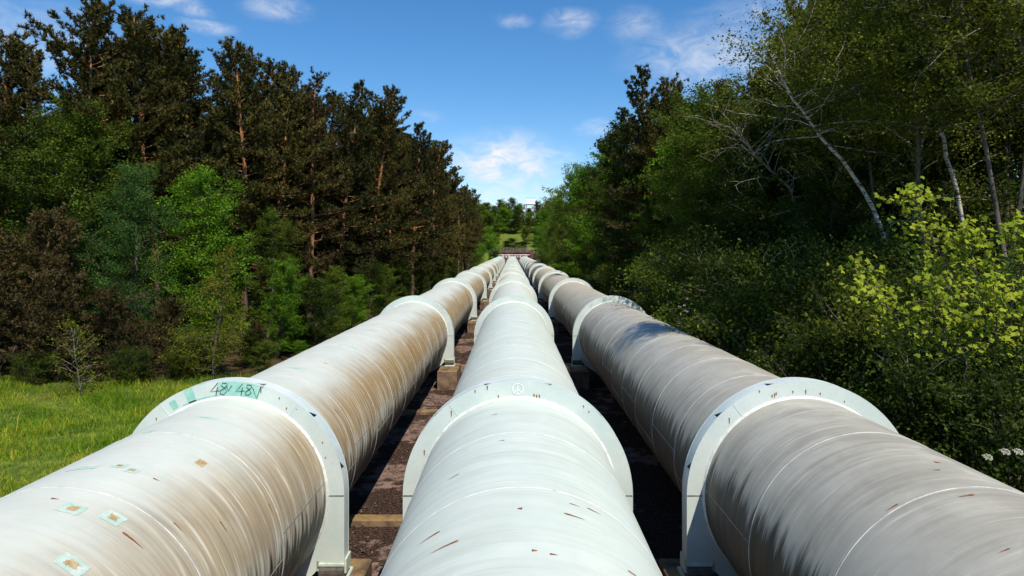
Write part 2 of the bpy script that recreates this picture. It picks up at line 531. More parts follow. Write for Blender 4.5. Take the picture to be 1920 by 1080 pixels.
def bed_mat():
    m, w = new_mat('gravel_and_leaf_litter')
    pos = w.n('ShaderNodeNewGeometry').outputs['Position']
    n0 = w.noise(pos, 0.45, 4, 0.6)
    n1 = w.noise(pos, 3.0, 6, 0.65)
    n2 = w.noise(pos, 26, 5, 0.7)
    grit = w.mix(w.ramp(n2, 0.42, 0.68), (0.012, 0.008, 0.006), (0.125, 0.075, 0.056))
    slab = w.mix(w.ramp(n1, 0.3, 0.7), (0.12, 0.078, 0.064), (0.25, 0.175, 0.15))
    f = w.ramp(w.m('ADD', n0, w.m('MULTIPLY', w.m('SUBTRACT', n1, 0.5), 0.5)), 0.5, 0.6)
    return finish(m, w, w.mix(f, grit, slab), 0.95, 0.15, n2, 0.03, 0.8)


def ground_mat():
    m, w = new_mat('forest_floor_and_turf')
    pos = w.n('ShaderNodeNewGeometry').outputs['Position']
    x, y, z = w.sep(pos)
    n0 = w.noise(pos, 0.25, 4, 0.6)
    n1 = w.noise(pos, 2.0, 6, 0.65)
    n2 = w.noise(pos, 20, 4, 0.7)
    turf = w.mix(w.ramp(n1, 0.35, 0.7), (0.06, 0.10, 0.014), (0.19, 0.22, 0.035))
    turf = w.mix(w.ramp(n2, 0.5, 0.75, 0, 0.5), turf, (0.16, 0.12, 0.05))
    litter = w.mix(w.ramp(n2, 0.4, 0.65), (0.035, 0.024, 0.013), (0.12, 0.08, 0.04))
    litter = w.mix(w.ramp(n1, 0.55, 0.7, 0, 0.8), litter, (0.035, 0.06, 0.012))
    clearing = w.m('MULTIPLY', w.ramp(x, -5.0, -6.5), w.ramp(w.m('ADD', y, w.m('MULTIPLY', n0, 6)), 34, 27))
    verge = w.m('MULTIPLY', w.ramp(x, -6.0, -6.6), w.ramp(w.m('ADD', x, w.m('MULTIPLY', n0, 2.0)), -10.4, -9.0))
    clearing = w.m('MAXIMUM', clearing, verge)
    hill = w.ramp(y, 255, 268)
    f = w.m('MAXIMUM', clearing, hill)
    return finish(m, w, w.mix(f, litter, turf), 0.95, 0.1, n2, 0.04, 0.7)


M['bed'] = bed_mat()
M['ground'] = ground_mat()

# ------------------------------------------------------------------ terrain
END_Y = 262.0


def terr(x, y):
    x = np.asarray(x, dtype=float)
    y = np.asarray(y, dtype=float)
    ax = np.abs(x)
    side = sstep(6.3, 8.2, ax) * 0.45 + sstep(12, 70, ax) * 2.5
    bump = 0.10 * np.sin(x * 0.9 + 1.3) * np.sin(y * 0.55) * sstep(7.5, 10, ax)
    bank = np.where(ax < 8.9, (y > END_Y + 0.4) * 1.0, sstep(238, 262, y)) * 5.75
    hill = sstep(262, 350, y) * 15.5 * (0.85 + 0.15 * np.cos((x - 5) / 60))
    far = sstep(350, 900, y) * 10
    z = np.maximum(side * (1 - np.where(ax < 8.9, (y > END_Y + .4), 0)), bank) + np.where(bank > 0, 0, 0)
    return z + bump + hill + far - 0.03


def build_ground():
    xs = np.concatenate([-np.geomspace(2500, 30, 22), np.linspace(-29, -9.5, 34), np.linspace(-9.2, -5.8, 16), [-3, 0, 3],
                         np.linspace(5.8, 9.2, 16), np.linspace(9.5, 29, 34), np.geomspace(30, 2500, 22)])
    ys = np.concatenate([[-2500, -1200, -500, -200, -80, -40, -20], np.linspace(-10, 45, 60), np.linspace(47, 236, 50), np.linspace(238, 262.2, 12), np.linspace(262.6, 360, 40), np.geomspace(370, 3000, 16)])
    X, Y = np.meshgrid(xs, ys)
    Z = terr(X, Y)
    nx, ny = len(xs), len(ys)
    i = np.arange(ny - 1)[:, None] * nx + np.arange(nx - 1)[None, :]
    Q = np.stack([i, i + 1, i + nx + 1, i + nx], -1).reshape(-1, 4)
    struct(link('ground', mk_mesh('ground', np.stack([X, Y, Z], -1).reshape(-1, 3), [Q], M['ground'], True)))
    # the gravel bed the pipes stand in
    xs = np.linspace(-6.4, 6.4, 60)
    ys = np.concatenate([np.linspace(-8, 60, 200), np.linspace(60.8, 262, 160)])
    X, Y = np.meshgrid(xs, ys)
    rg = np.random.default_rng(5)
    Z = 0.012 + 0.02 * rg.random(X.shape) + 0.03 * np.sin(X * 2.1 + Y * .7) * np.sin(Y * 0.43)
    Z = np.maximum(Z, 0.004)
    nx, ny = len(xs), len(ys)
    i = np.arange(ny - 1)[:, None] * nx + np.arange(nx - 1)[None, :]
    Q = np.stack([i, i + 1, i + nx + 1, i + nx], -1).reshape(-1, 4)
    struct(link('gravel_bed', mk_mesh('gravel_bed', np.stack([X, Y, Z], -1).reshape(-1, 3), [Q], M['bed'], True)))


build_ground()

# ------------------------------------------------------------------ pipes
PIPE_X = {'left': -4.35, 'middle': 0.09, 'right': 4.46}
SPAN = 19.7
RING_Y0 = 10.5
RINGS = [RING_Y0 + SPAN * k for k in range(13)]      # last one at 246.9
RING_D = 0.30


def outer_r(t):
    """outline of the ring plate, t from the top, 0..pi"""
    t = abs(t)
    if t <= math.pi / 2:
        return RR
    tf = math.atan2(RR, -1.03)
    if t <= tf:
        return RR / math.sin(t)
    r = 1.03 / max(1e-6, -math.cos(t))
    return r if r > RR else RR


def ring_angles():
    a = list(np.linspace(-math.pi, math.pi, 145))
    tf = math.atan2(RR, -1.03)
    tg = math.acos(-1.03 / RR)
    a += [tf, -tf, tg, -tg]
    for c in (15, 45, 75):
        for s in (-1, 1):
            a += [s * R(c - 2.2), s * R(c + 2.2)]
    return sorted(set(round(x, 5) for x in a))


ANG = ring_angles()


def build_ring_meshes():
    th = 0.022
    # a face plate with thickness: annulus plus leg outline
    ri = RP + 0.004
    v = []
    for t in ANG:
        ro = outer_r(t)
        s, c = math.sin(t), math.cos(t)
        v += [(ri * s, 0, ri * c), (ro * s, 0, ro * c), (ri * s, th, ri * c), (ro * s, th, ro * c)]
    q = []
    for i in range(len(ANG) - 1):
        a, b = i * 4, i * 4 + 4
        q += [(a, a + 1, b + 1, b), (a + 2, b + 2, b + 3, a + 3), (a + 1, a + 3, b + 3, b + 1), (a, b, b + 2, a + 2)]
    plate = mk_mesh('ring_plate', v, [q], M['ring'])
    # the rim that joins the two plates, with triangular cut-outs at the stiffeners
    y0, y1, ym = th + 0.002, RING_D - 0.002, 0.19
    notches = [(s * R(c - 2.2), s * R(c + 2.2)) for c in (15, 45, 75) for s in (-1, 1)]
    mb = MB()
    for i in range(len(ANG) - 1):
        t0, t1 = ANG[i], ANG[i + 1]
        tm = 0.5 * (t0 + t1)
        hit = None
        for n0, n1 in notches:
            lo, hi = min(n0, n1), max(n0, n1)
            if lo - 1e-6 <= tm <= hi + 1e-6:
                hit = (n0, n1)
        f0 = f1 = y0
        if hit:
            lo, hi = min(hit), max(hit)
            k = lambda t: (t - lo) / (hi - lo)
            # cut rises from one corner of the rim to the other
            kk = (lambda t: k(t)) if hit[0] < hit[1] else (lambda t: 1 - k(t))
            f0 = y0 + (ym - y0) * kk(t0)
            f1 = y0 + (ym - y0) * kk(t1)
        P = []
        for t, f in ((t0, f0), (t1, f1)):
            for dr in (-0.004, -0.018):
                r = outer_r(t) + dr
                P += [(r * math.sin(t), f, r * math.cos(t)), (r * math.sin(t), y1, r * math.cos(t))]
        # 0 outer f,1 outer b,2 inner f,3 inner b | 4..7
        mb.add(P, [(0, 1, 5, 4), (2, 6, 7, 3), (0, 4, 6, 2), (1, 3, 7, 5)])
    rim = mb.mesh('rim', M['ring_edge'])
    # inside stiffener webs, one mesh turned to its angle
    mb = MB()
    Q = [(e, y, r) for r in (RP + .006, RR - .022) for e in (-.01, .01) for y in (th + .004, RING_D - .004)]
    mb.add(Q, [(0, 1, 3, 2), (4, 6, 7, 5), (0, 4, 5, 1), (2, 3, 7, 6), (0, 2, 6, 4), (1, 5, 7, 3)])
    stiff = mb.mesh('stiffener', M['ring_edge'])
    # weld lines across the plate, one mesh each
    joint = []
    for s in (-1, 1):
        for deg, wd, mt in ((90, 0.009, 'weld_dark'), (37, 0.004, 'ring_edge')):
            mb = MB()
            t = s * R(deg)
            sn, cs = math.sin(t), math.cos(t)
            Q = []
            for r in (ri + .012, outer_r(t) - .006):
                for e in (-wd, wd):
                    for y in (-0.005, 0.001):
                        Q.append((r * sn + e * cs, y, r * cs - e * sn))
            mb.add(Q, [(0, 1, 3, 2), (4, 6, 7, 5), (0, 4, 5, 1), (2, 3, 7, 6), (0, 2, 6, 4), (1, 5, 7, 3)])
            joint.append(mb.mesh('plate_weld', M[mt]))
    # fillet weld ring where the plate meets the shell
    v, q = [], []
    A = np.linspace(-math.pi, math.pi, 121)
    for t in A:
        s, c = math.sin(t), math.cos(t)
        v += [((RP + .002) * s, -0.035, (RP + .002) * c), ((RP + .022) * s, -0.022, (RP + .022) * c), ((RP + .034) * s, -0.001, (RP + .034) * c)]
    for i in range(len(A) - 1):
        a, b = i * 3, i * 3 + 3
        q += [(a, a + 1, b + 1, b), (a + 1, a + 2, b + 2, b + 1)]
    fillet = mk_mesh('fillet_weld', v, [q], M['weld'], True)
    # bearing: sole plate, two rollers, base plate, side keeper
    mb = MB()
    mb.box(-0.20, 0.19, -0.03, RING_D + 0.03, -0.045, -0.002, 0.008)
    mb.box(-0.20, 0.23, -0.14, RING_D + 0.14, -0.30, -0.255, 0.008)
    mb.box(0.192, 0.222, 0.0, RING_D, -0.16, 0.05)
    mb.box(-0.235, -0.205, 0.0, RING_D, -0.13, 0.02)
    sole = mb.mesh('bearing', M['bearing'])
    mb = MB()
    for y in (0.03, 0.15, 0.27):
        mb.tube([(-0.19, y, -0.15), (-0.02, y, -0.15), (0.0, y, -0.15), (0.19, y, -0.15)], [0.104, 0.104, 0.104, 0.104], 14)
    roll = mb.mesh('roller', M['steel_dark'], False)
    return dict(plate=plate, rim=rim, stiff=stiff, joint=joint, fillet=fillet, sole=sole, roll=roll)


RM = build_ring_meshes()


def shell_mesh(name, y0, y1, mat, seg=128):
    A = np.linspace(0, 2 * math.pi, seg, endpoint=False)
    ys = np.linspace(y0, y1, 3)
    v = np.array([(RP * math.sin(a), y, RP * math.cos(a)) for y in ys for a in A])
    q = []
    for i in range(len(ys) - 1):
        for j in range(seg):
            k = (j + 1) % seg
            q.append((i * seg + j, i * seg + k, (i + 1) * seg + k, (i + 1) * seg + j))
    return mk_mesh(name, v, [q], mat, True)


def weld_mesh(mat, w=0.016, h=0.007):
    v, q = [], []
    A = np.linspace(0, 2 * math.pi, 129)
    for t in A:
        s, c = math.sin(t), math.cos(t)
        for dy, r in ((-w, RP + .0005), (-w * .5, RP + h), (w * .5, RP + h), (w, RP + .0005)):
            v.append((r * s, dy, r * c))
    for i in range(len(A) - 1):
        for k in range(3):
            a, b = i * 4 + k, i * 4 + 4 + k
            q.append((a, a + 1, b + 1, b))
    return mk_mesh('weld_bead', v, [q], mat, True)


W_RING = weld_mesh(M['weld_grey'], 0.009, 0.005)
W_RING_MID = weld_mesh(M['weld'], 0.008, 0.004)


def long_weld(L):
    mb = MB()
    for s in (0,):
        mb.add([(-.009, 0, RP - .001), (0, 0, RP + .007), (.009, 0, RP - .001), (-.009, L, RP - .001), (0, L, RP + .007), (.009, L, RP - .001)],
               [(0, 1, 4, 3), (1, 2, 5, 4)])
    return mb.mesh('seam_weld', M['weld_dark'])


W_LONG = long_weld(1.93)


def decal(name, parent, th0, th1, y0, y1, mat, ragged=0.0, taper=None, lift=0.003, seed=0, axis_local=True):
    """a thin patch that follows the shell; th across, y along; taper = run from blunt head to point along th"""
    rg = np.random.default_rng(seed + 11)
    nt, ny = 9, 5
    v, q = [], []
    for i in range(nt):
        f = i / (nt - 1)
        t = th0 + (th1 - th0) * f
        for j in range(ny):
            g = j / (ny - 1) - 0.5
            if taper:
                wd = (1 - f) ** 0.8 * (0.55 + 0.45 * math.sin(min(1, f * 8) * math.pi / 2))
                y = (y0 + y1) / 2 + (y1 - y0) * g * max(0.04, wd)
                tt = t
            else:
                y = (y0 + y1) / 2 + (y1 - y0) * g
                edge_t = ragged if i in (0, nt - 1) else 0
                edge_y = ragged if j in (0, ny - 1) else 0
                tt = t + (rg.random() - .5) * edge_t * abs(th1 - th0)
                y += (rg.random() - .5) * edge_y * abs(y1 - y0)
            r = RP + lift
            v.append((r * math.sin(tt), y, r * math.cos(tt)))
    for i in range(nt - 1):
        for j in range(ny - 1):
            q.append((i * ny + j, i * ny + j + 1, (i + 1) * ny + j + 1, (i + 1) * ny + j))
    o = link(name, mk_mesh(name, v, [q], mat, True), parent)
    return o


TENS = ['first', 'second', 'third', 'fourth', 'fifth', 'sixth', 'seventh', 'eighth', 'ninth', 'tenth', 'eleventh', 'twelfth', 'thirteenth', 'fourteenth', 'fifteenth', 'sixteenth', 'seventeenth', 'eighteenth', 'nineteenth', 'twentieth']


def ordn(i):
    if i < 20:
        return TENS[i]
    if i == 29:
        return 'thirtieth'
    if i == 39:
        return 'fortieth'
    return ('twenty-' if i < 29 else ('thirty-' if i < 39 else 'forty-')) + TENS[i % 10]


ORD = ['first', 'second', 'third', 'fourth', 'fifth', 'sixth', 'seventh', 'eighth', 'ninth', 'tenth', 'eleventh', 'twelfth', 'thirteenth']
PIPE_LABEL = {'left': 'left pipe, its right flank streaked with brown grime, beside the grass',
              'middle': 'middle pipe of the three, clean pale white with a peace sign',
              'right': 'right pipe, dull grey and weathered, beside the dark bushes'}
pipes = {}
first_rings = {}
for key, px in PIPE_X.items():
    p = thing('penstock_pipe', PIPE_LABEL[key], 'pipe', 'three parallel penstock pipes', (px, 0, AX_Z))
    pipes[key] = p
    cuts = [-8.0] + RINGS + [END_Y + 0.05]
    shared = None
    for i in range(len(cuts) - 1):
        a, b = cuts[i], cuts[i + 1]
        if i in (0, len(cuts) - 2):
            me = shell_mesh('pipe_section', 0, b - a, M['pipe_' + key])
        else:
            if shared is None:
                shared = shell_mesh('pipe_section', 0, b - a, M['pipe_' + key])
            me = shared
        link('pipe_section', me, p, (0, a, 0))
    # circumferential weld beads every tenth of a span, longitudinal ones staggered
    rg = random.Random(len(key))
    k = -4
    while RING_Y0 + k * SPAN / 10 < 72:
        y = RING_Y0 + k * SPAN / 10
        if k % 10 and y > 0:
            link('weld_bead', W_RING if key != 'middle' else W_RING_MID, p, (0, y, 0))
        k += 1
    for k in range(-3, 16):
        y = RING_Y0 + k * SPAN / 10
        ang = (1.42 if k % 2 else 1.62) if key == 'left' else ((-1.50 if k % 2 else -1.78) if key == 'right' else (2.0 if k % 2 else -2.0))
        link('seam_weld', W_LONG, p, (0, y + .02, 0), (0, ang, 0))
    for k, y in enumerate(RINGS):
        r = link('support_ring', RM['plate'], p, (0, y, 0))
        if k == 0:
            first_rings[key] = r
        link('back_plate', RM['plate'], r, (0, RING_D - .022, 0))
        link('rim', RM['rim'], r)
        if k < 6:
            for deg in (-60, -30, 0, 30, 60):
                link('stiffener', RM['stiff'], r, (0, 0, 0), (0, R(deg), 0))
            link('fillet_weld', RM['fillet'], r)
        if k < 4:
            for jm in RM['joint']:
                link('plate_weld', jm, r)
        for s in (-1, 1):
            if k < 7 or (key == 'left' and s == 1):
                link('bearing', RM['sole'], r, (s * 1.58, 0, -1.03), (0, 0, 0), (s, 1, 1))
                if k < 5:
                    link('roller', RM['roll'], r, (s * 1.58, 0, -1.03), (0, 0, 0), (s, 1, 1))

# marks on the left pipe: teal primer patches with rust, run marks
L = pipes['left']
for i, (t0, t1, y0, y1, rusty) in enumerate([
        (0.20, 0.33, 6.05, 6.24, True), (0.42, 0.55, 6.15, 6.34, True), (0.50, 0.66, 5.38, 5.56, True),
        (0.19, 0.28, 7.12, 7.24, True), (0.08, 0.17, 7.18, 7.30, True), (0.48, 0.55, 7.85, 8.0, True),
        (0.05, 0.20, 9.3, 9.42, False), (-0.30, -0.12, 8.55, 8.68, False), (-0.2, 0.0, 7.1, 7.2, False),
        (0.28, 0.40, 16.5, 16.75, False), (0.1, 0.3, 19.6, 19.75, False), (0.02, 0.2, 13.2, 13.35, False)]):
    d = decal('primer_patch', L, t0, t1, y0, y1, M['teal_thin'] if i != 5 else M['rust_pale'], 0.08, seed=i)
    if rusty:
        decal('rust_stain', d, t0 + (t1 - t0) * .3, t0 + (t1 - t0) * .72, y0 + (y1 - y0) * .28, y0 + (y1 - y0) * .75, M['rust_pale'], 0.3, lift=0.0055, seed=i + 40)
for i, (t0, dt, y, wy) in enumerate([(0.60, 0.16, 6.12, .035), (0.08, 0.05, 6.25, .03), (0.40, .05, 7.15, .025), (0.95, .1, 7.3, .02),
                                     (0.75, .08, 6.7, .02), (1.12, .1, 8.4, .02), (0.3, .06, 14.2, .03), (0.9, .1, 12.2, .03)]):
    decal('rust_streak', L, t0, t0 + dt, y, y + wy, M['rust'], taper=True, seed=i)
for i, (t0, dt, y, wy) in enumerate([(0.0, -0.03, 5.98, .05), (0.04, .03, 5.15, .04), (0.13, .04, 5.12, .03), (-0.36, -0.17, 5.55, .035), (-0.50, -0.15, 5.95, .035),
                                     (0.25, 0.13, 6.0, .035), (0.3, .07, 6.3, .02), (0.42, .1, 6.35, .025), (0.58, .1, 5.35, .03), (0.56, .12, 5.15, .03), (-0.46, -0.1, 7.4, .025),
                                     (0.2, .05, 6.55, .02), (-0.12, -.05, 8.2, .025), (-0.2, -.06, 9.6, .03), (-.1, -.05, 17, .05), (.25, .1, 19, .05)]):
    decal('rust_streak', pipes['middle'], t0, t0 + dt, y, y + wy, M['rust'], taper=True, seed=i + 90)
for i, (t0, dt, y, wy) in enumerate([(0.05, 0.05, 7.3, .06), (-.02, -.05, 7.05, .03), (-0.10, -0.10, 6.35, .035), (0.28, .04, 5.95, .06), (0.24, .05, 5.85, .09), (-0.22, -.1, 5.3, .04), (-.35, -.06, 5.4, .02), (-.5, -.1, 6.6, .025)]):
    decal('rust_streak', pipes['right'], t0, t0 + dt, y, y + wy, M['rust'], taper=True, seed=i + 190)

# teal primer and sprayed writing on the left ring
def plate_patch(name, parent, t0, t1, r0, r1, mat, y=-0.004):
    v, q = [], []
    n = 9
    for i in range(n):
        t = t0 + (t1 - t0) * i / (n - 1)
        v += [(r0 * math.sin(t), y, r0 * math.cos(t)), (r1 * math.sin(t), y, r1 * math.cos(t))]
    for i in range(n - 1):
        q.append((2 * i, 2 * i + 1, 2 * i + 3, 2 * i + 2))
    return link(name, mk_mesh(name, v, [q], mat), parent)


fr = first_rings['left']
plate_patch('primer_patch', fr, R(-6.0), R(16.5), 1.545, 1.755, M['teal'])
plate_patch('primer_patch', fr, R(-23.5), R(-19.0), 1.545, 1.762, M['teal'])
plate_patch('primer_patch', fr, R(-33), R(-29.5), 1.57, 1.70, M['teal'])
plate_patch('primer_patch', fr, R(-27), R(-6.3), 1.545, 1.565, M['teal'])


def strokes(name, parent, polys, mat, w=0.011, y=-0.008):
    mb = MB()
    for pl in polys:
        P = np.array([(x, y, z) for x, z in pl])
        mb.tube(P, w, 5)
        mb.v[-1][:, 1] = y + (mb.v[-1][:, 1] - y) * 0.12
    return link(name, mb.mesh(name, mat), parent)


def glyph(kind, ox, oz, h, slant):
    g = {'4': [[(0.52, 0.95), (0.0, 0.25), (0.75, 0.32)], [(0.55, 0.62), (0.50, -0.08)]],
         '8': [[(0.55, 0.9), (0.2, 0.95), (0.12, 0.72), (0.45, 0.5), (0.62, 0.25), (0.4, 0.0), (0.1, 0.08), (0.08, 0.3), (0.4, 0.52), (0.62, 0.75), (0.55, 0.9)]],
         'v': [[(0.05, 0.6), (0.25, 0.1), (0.6, 0.72)]],
         'V': [[(0.0, 0.85), (0.42, 0.0), (0.7, 0.95), (0.9, 0.9)], [(0.7, .95), (0.74, 0.45)]]}[kind]
    return [[(ox + x * h * 0.95 + z * h * slant, oz + z * h) for x, z in pl] for pl in g]


wr = []
for ch, ox, oz, h in (('4', -0.29, 1.555, 0.19), ('8', -0.155, 1.555, 0.19), ('v', -0.05, 1.59, 0.14),
                      ('4', 0.10, 1.555, 0.18), ('8', 0.235, 1.545, 0.17), ('V', 0.345, 1.50, 0.19)):
    wr += glyph(ch, ox, oz, h, 0.12)
g = strokes('sprayed_writing', fr, wr, M['ink'], 0.0065)
g['label'] = 'black sprayed 48 and 48V scrawl'
fm = first_rings['middle']
pc, pr = (0.0, 1.645), 0.082
circ = [(pc[0] + pr * math.cos(a), pc[1] + pr * math.sin(a)) for a in np.linspace(0, 2 * math.pi, 25)]
pz = strokes('peace_sign', fm, [circ, [(pc[0], pc[1] + pr), (pc[0], pc[1] - pr)], [pc, (pc[0] - pr * .72, pc[1] - pr * .68)], [pc, (pc[0] + pr * .72, pc[1] - pr * .68)]], M['white_chalk'], 0.007)
pz['label'] = 'white sprayed peace sign'


def ring_rust(parent, items):
    for t, r, l in items:
        mb = MB()
        x, z = r * math.sin(R(t)), r * math.cos(R(t))
        mb.add([(x - .011, -.004, z), (x + .011, -.004, z), (x + .008, -.004, z - l * .5), (x + .002, -.004, z - l), (x - .004, -.004, z - l), (x - .009, -.004, z - l * .4)],
               [(0, 5, 2, 1), (5, 4, 3, 2)])
        link('rust_streak', mb.mesh('rust_streak', M['rust']), parent)


ring_rust(fm, [(-15.5, 1.755, .07), (-22, 1.755, .05), (-11, 1.575, .05), (9, 1.585, .06), (10.5, 1.58, .07), (12, 1.59, .07), (-38, 1.66, .10), (-64, 1.60, .09), (36, 1.72, .04), (40, 1.70, .03)])
ring_rust(first_rings['right'], [(-15, 1.63, .07), (-16.5, 1.62, .05), (-14, 1.64, .05), (2, 1.63, .07), (-43, 1.64, .10), (-5, 1.62, .04), (10, 1.61, .04), (24, 1.60, .03), (-22, 1.75, .04)])
ring_rust(fr, [(-43, 1.64, .05), (27, 1.70, .04), (33, 1.62, .04), (60, 1.66, .03), (68, 1.6, .03)])

# ------------------------------------------------------------------ piers and sills
mb = MB()
mb.box(-0.42, 0.42, -1.35, 0.75, 0.0, AX_Z - 1.334, 0.035)
pier_me = mb.mesh('concrete_pier', M['concrete'])
SIDE = {-1: 'left', 1: 'right'}
for k, y in enumerate(RINGS):
    for key, px in PIPE_X.items():
        for s in (-1, 1):
            if k >= 7 and not (key == 'left' and s == 1):
                continue
            if key == 'left' and s == 1:
                lab = f'mossy concrete pier under the inner foot of the left pipe, {ORD[k]} ring from the camera'
            else:
                lab = f'concrete pier under the {SIDE[s]} foot of the {key} pipe, {ORD[k]} ring from the camera'
            thing('concrete_pier', lab, 'pier', 'concrete piers under the pipe rings', (px + s * 1.60, y + .1, 0.0), me=pier_me)
mb = MB()
mb.box(-1.1, 1.1, -0.16, 0.16, -0.02, 0.17, 0.03)
sill_me = mb.mesh('concrete_sill', M['concrete'])
for k, y in enumerate([14.75, 24.6, 34.45, 44.3, 54.15]):
    thing('concrete_sill', f'low concrete sill across the gravel gap left of the middle pipe, {ORD[k]} from the camera', 'sill', 'low concrete sills in the gap', (-2.9, y, 0.0), me=sill_me)


def rubble():
    rg = np.random.default_rng(8)
    n = 15000
    x = np.where(rg.random(n) < 0.8, rg.uniform(-4.3, -2.0, n), rg.uniform(1.8, 4.4, n))
    y = 9 + (rg.random(n) ** 1.6) * 60
    patch = np.sin(x * 3.1 + y * 0.9) + np.sin(y * 1.7 - x * 2) + rg.normal(0, .7, n)
    keep = patch > -0.3
    x, y = x[keep], y[keep]
    n = len(x)
    s = rg.uniform(0.018, 0.06, n)
    z = 0.03 + rg.random(n) * 0.03
    base = np.stack([x, y, z], -1)
    off = rg.normal(0, 1, (n, 4, 3))
    off /= np.linalg.norm(off, axis=2)[:, :, None]
    off[:, :, 2] *= 0.55
    V = base[:, None, :] + off * s[:, None, None]
    i = np.arange(n)[:, None] * 4
    T = np.concatenate([i + np.array(f) for f in ((0, 1, 2), (0, 3, 1), (1, 3, 2), (0, 2, 3))])
    o = struct(link('gravel', mk_mesh('gravel', V.reshape(-1, 3), [T], M['rock'])), 'stuff')
    o['label'] = 'loose brown gravel and litter between the pipes'
    o['category'] = 'gravel'


rubble()

# ------------------------------------------------------------------ far end: portal, railing, tower
def build_end():
    p = thing('portal_wall', 'red brown end wall where the three pipes disappear, under a railing', 'wall', None, (0, END_Y, 0))
    def part(name, mat, boxes, bev=0.0):
        mb = MB()
        for b in boxes:
            mb.box(*b, bev)
        return link(name, mb.mesh(name, M[mat]), p)
    part('wall', 'portal', [(-8.4, 8.2, 0.15, 0.9, 0, 5.15)])
    part('top_beam', 'portal', [(-8.5, 8.3, -0.35, 0.95, 5.152, 5.9)], 0.06)
    part('ledge', 'portal_pale', [(-6.4, 7.0, -0.30, 0.148, 4.15, 4.5)], 0.04)
    part('pylon', 'portal', [(-9.0, -6.6, -0.7, 0.14, 0, 5.14)], 0.05)
    part('pylon', 'portal', [(7.05, 8.6, -0.7, 0.14, 0, 5.14)], 0.05)
    for x in (-5.4, -3.3, -2.2, -1.1, 1.2, 2.2, 3.2, 5.6):
        part('stone_block', 'portal_pale', [(x - .35, x + .35, -0.12, 0.147, 3.3 + .25 * math.sin(x * 3), 4.147)], 0.03)
    r = thing('railing', 'thin grey railing along the top of the end wall', 'railing', None, (0, END_Y, 5.9))
    xs = np.arange(-8.3, 8.3, 1.27)
    mb = MB(); mb.box(-.035, .035, -.035, .035, 0, 1.02)
    post = mb.mesh('post', M['rail'])
    for x in xs:
        link('post', post, r, (x, -0.15, 0))
    mb = MB(); mb.tube([(xs[0], 0, 0), (0, 0, 0), (xs[-1], 0, 0)], 0.04, 6)
    bar = mb.mesh('rail', M['rail'])
    for z in (0.99, 0.5):
        link('rail', bar, r, (0, -0.15, z))
    # tower on the hill
    tx, ty = 9.5, 350.0
    gz = float(terr(tx, ty)) - 0.3
    top = 29.7
    t = thing('lookout_tower', 'white boxed tower on grey legs above the far hilltop trees', 'tower', None, (tx, ty, gz))
    h = top - gz
    mb = MB(); mb.box(-2.75, 2.75, -2.2, 2.2, h, h + 2.5, 0.05)
    link('cabin', mb.mesh('cabin', M['tower_white']), t)
    mb = MB(); mb.box(-2.95, 2.95, -2.4, 2.4, h - .3, h - .004)
    link('deck', mb.mesh('deck', M['tower_grey']), t)
    for sx in (-1, 1):
        for sy in (-1, 1):
            mb = MB(); mb.box(sx * 2.2 - .28, sx * 2.2 + .28, sy * 1.7 - .28, sy * 1.7 + .28, 0, h - .304)
            link('leg', mb.mesh('leg', M['tower_grey']), t)
    for z in (h - 2.2, h - 4.6, h - 7):
        for sy in (-1, 1):
            mb = MB(); mb.box(-1.918, 1.918, sy * 1.7 - .12, sy * 1.7 + .12, z, z + .3)
            link('cross_beam', mb.mesh('cross_beam', M['tower_grey']), t)
    mb = MB()
    mb.tube([(-1.9, -1.7, h - 4.3), (0, -1.7, h - 3.2), (1.9, -1.7, h - 2.2)], .1, 5)
    mb.tube([(1.9, -1.72, h - 4.3), (0, -1.72, h - 3.2), (-1.9, -1.72, h - 2.2)], .1, 5)
    link('brace', mb.mesh('brace', M['tower_grey']), t)
    mb = MB()
    for x in np.linspace(-2.6, 2.6, 8):
        mb.box(x - .04, x + .04, -2.1, -2.02, h + 2.502, h + 3.3)
    mb.box(-2.65, 2.65, -2.09, -2.03, h + 3.302, h + 3.38)
    link('roof_railing', mb.mesh('roof_railing', M['rail']), t)
    mb = MB(); mb.box(-3.6, -2.96, -1.0, 1.0, h - 2.6, h - .2, 0.04)
    link('side_box', mb.mesh('side_box', M['steel_dark']), t)


build_end()

# ------------------------------------------------------------------ trees
UP = np.array([0, 0, 1.0])


def unit(v):
    v = np.asarray(v, dtype=float)
    return v / (np.linalg.norm(v, axis=-1, keepdims=True) + 1e-9)


def limb(rg, p, d, length, n, up=0.0, wob=0.1):
    pts = [np.array(p, dtype=float)]
    d = unit(d)
    for i in range(n):
        d = unit(d + UP * up / n + rg.normal(0, wob, 3))
        pts.append(pts[-1] + d * length / n)
    return np.array(pts)


def along(pts, f):
    k = f * (len(pts) - 1)
    i = min(int(k), len(pts) - 2)
    return pts[i] + (pts[i + 1] - pts[i]) * (k - i), unit(pts[i + 1] - pts[i])


def leaf_faces(rg, C, size, up_bias=0.7, width=0.62, N=None):
    n = len(C)
    nor = rg.normal(0, 1, (n, 3))
    nor = unit(nor + UP * up_bias * 1.5 + (0 if N is None else N))
    t = unit(np.cross(nor, rg.normal(0, 1, (n, 3))))
    b = np.cross(nor, t)
    s = size * rg.uniform(0.6, 1.25, n)[:, None]
    fold = nor * s * 0.12
    V = np.stack([C - t * s * .5, C + b * s * width * .5 + fold - t * s * .05, C + t * s * .5, C - b * s * width * .5 + fold - t * s * .05], 1)
    i = np.arange(n)[:, None] * 4
    T = np.concatenate([i + np.array((0, 1, 2)), i + np.array((0, 2, 3))], 0)
    return V.reshape(-1, 3), T


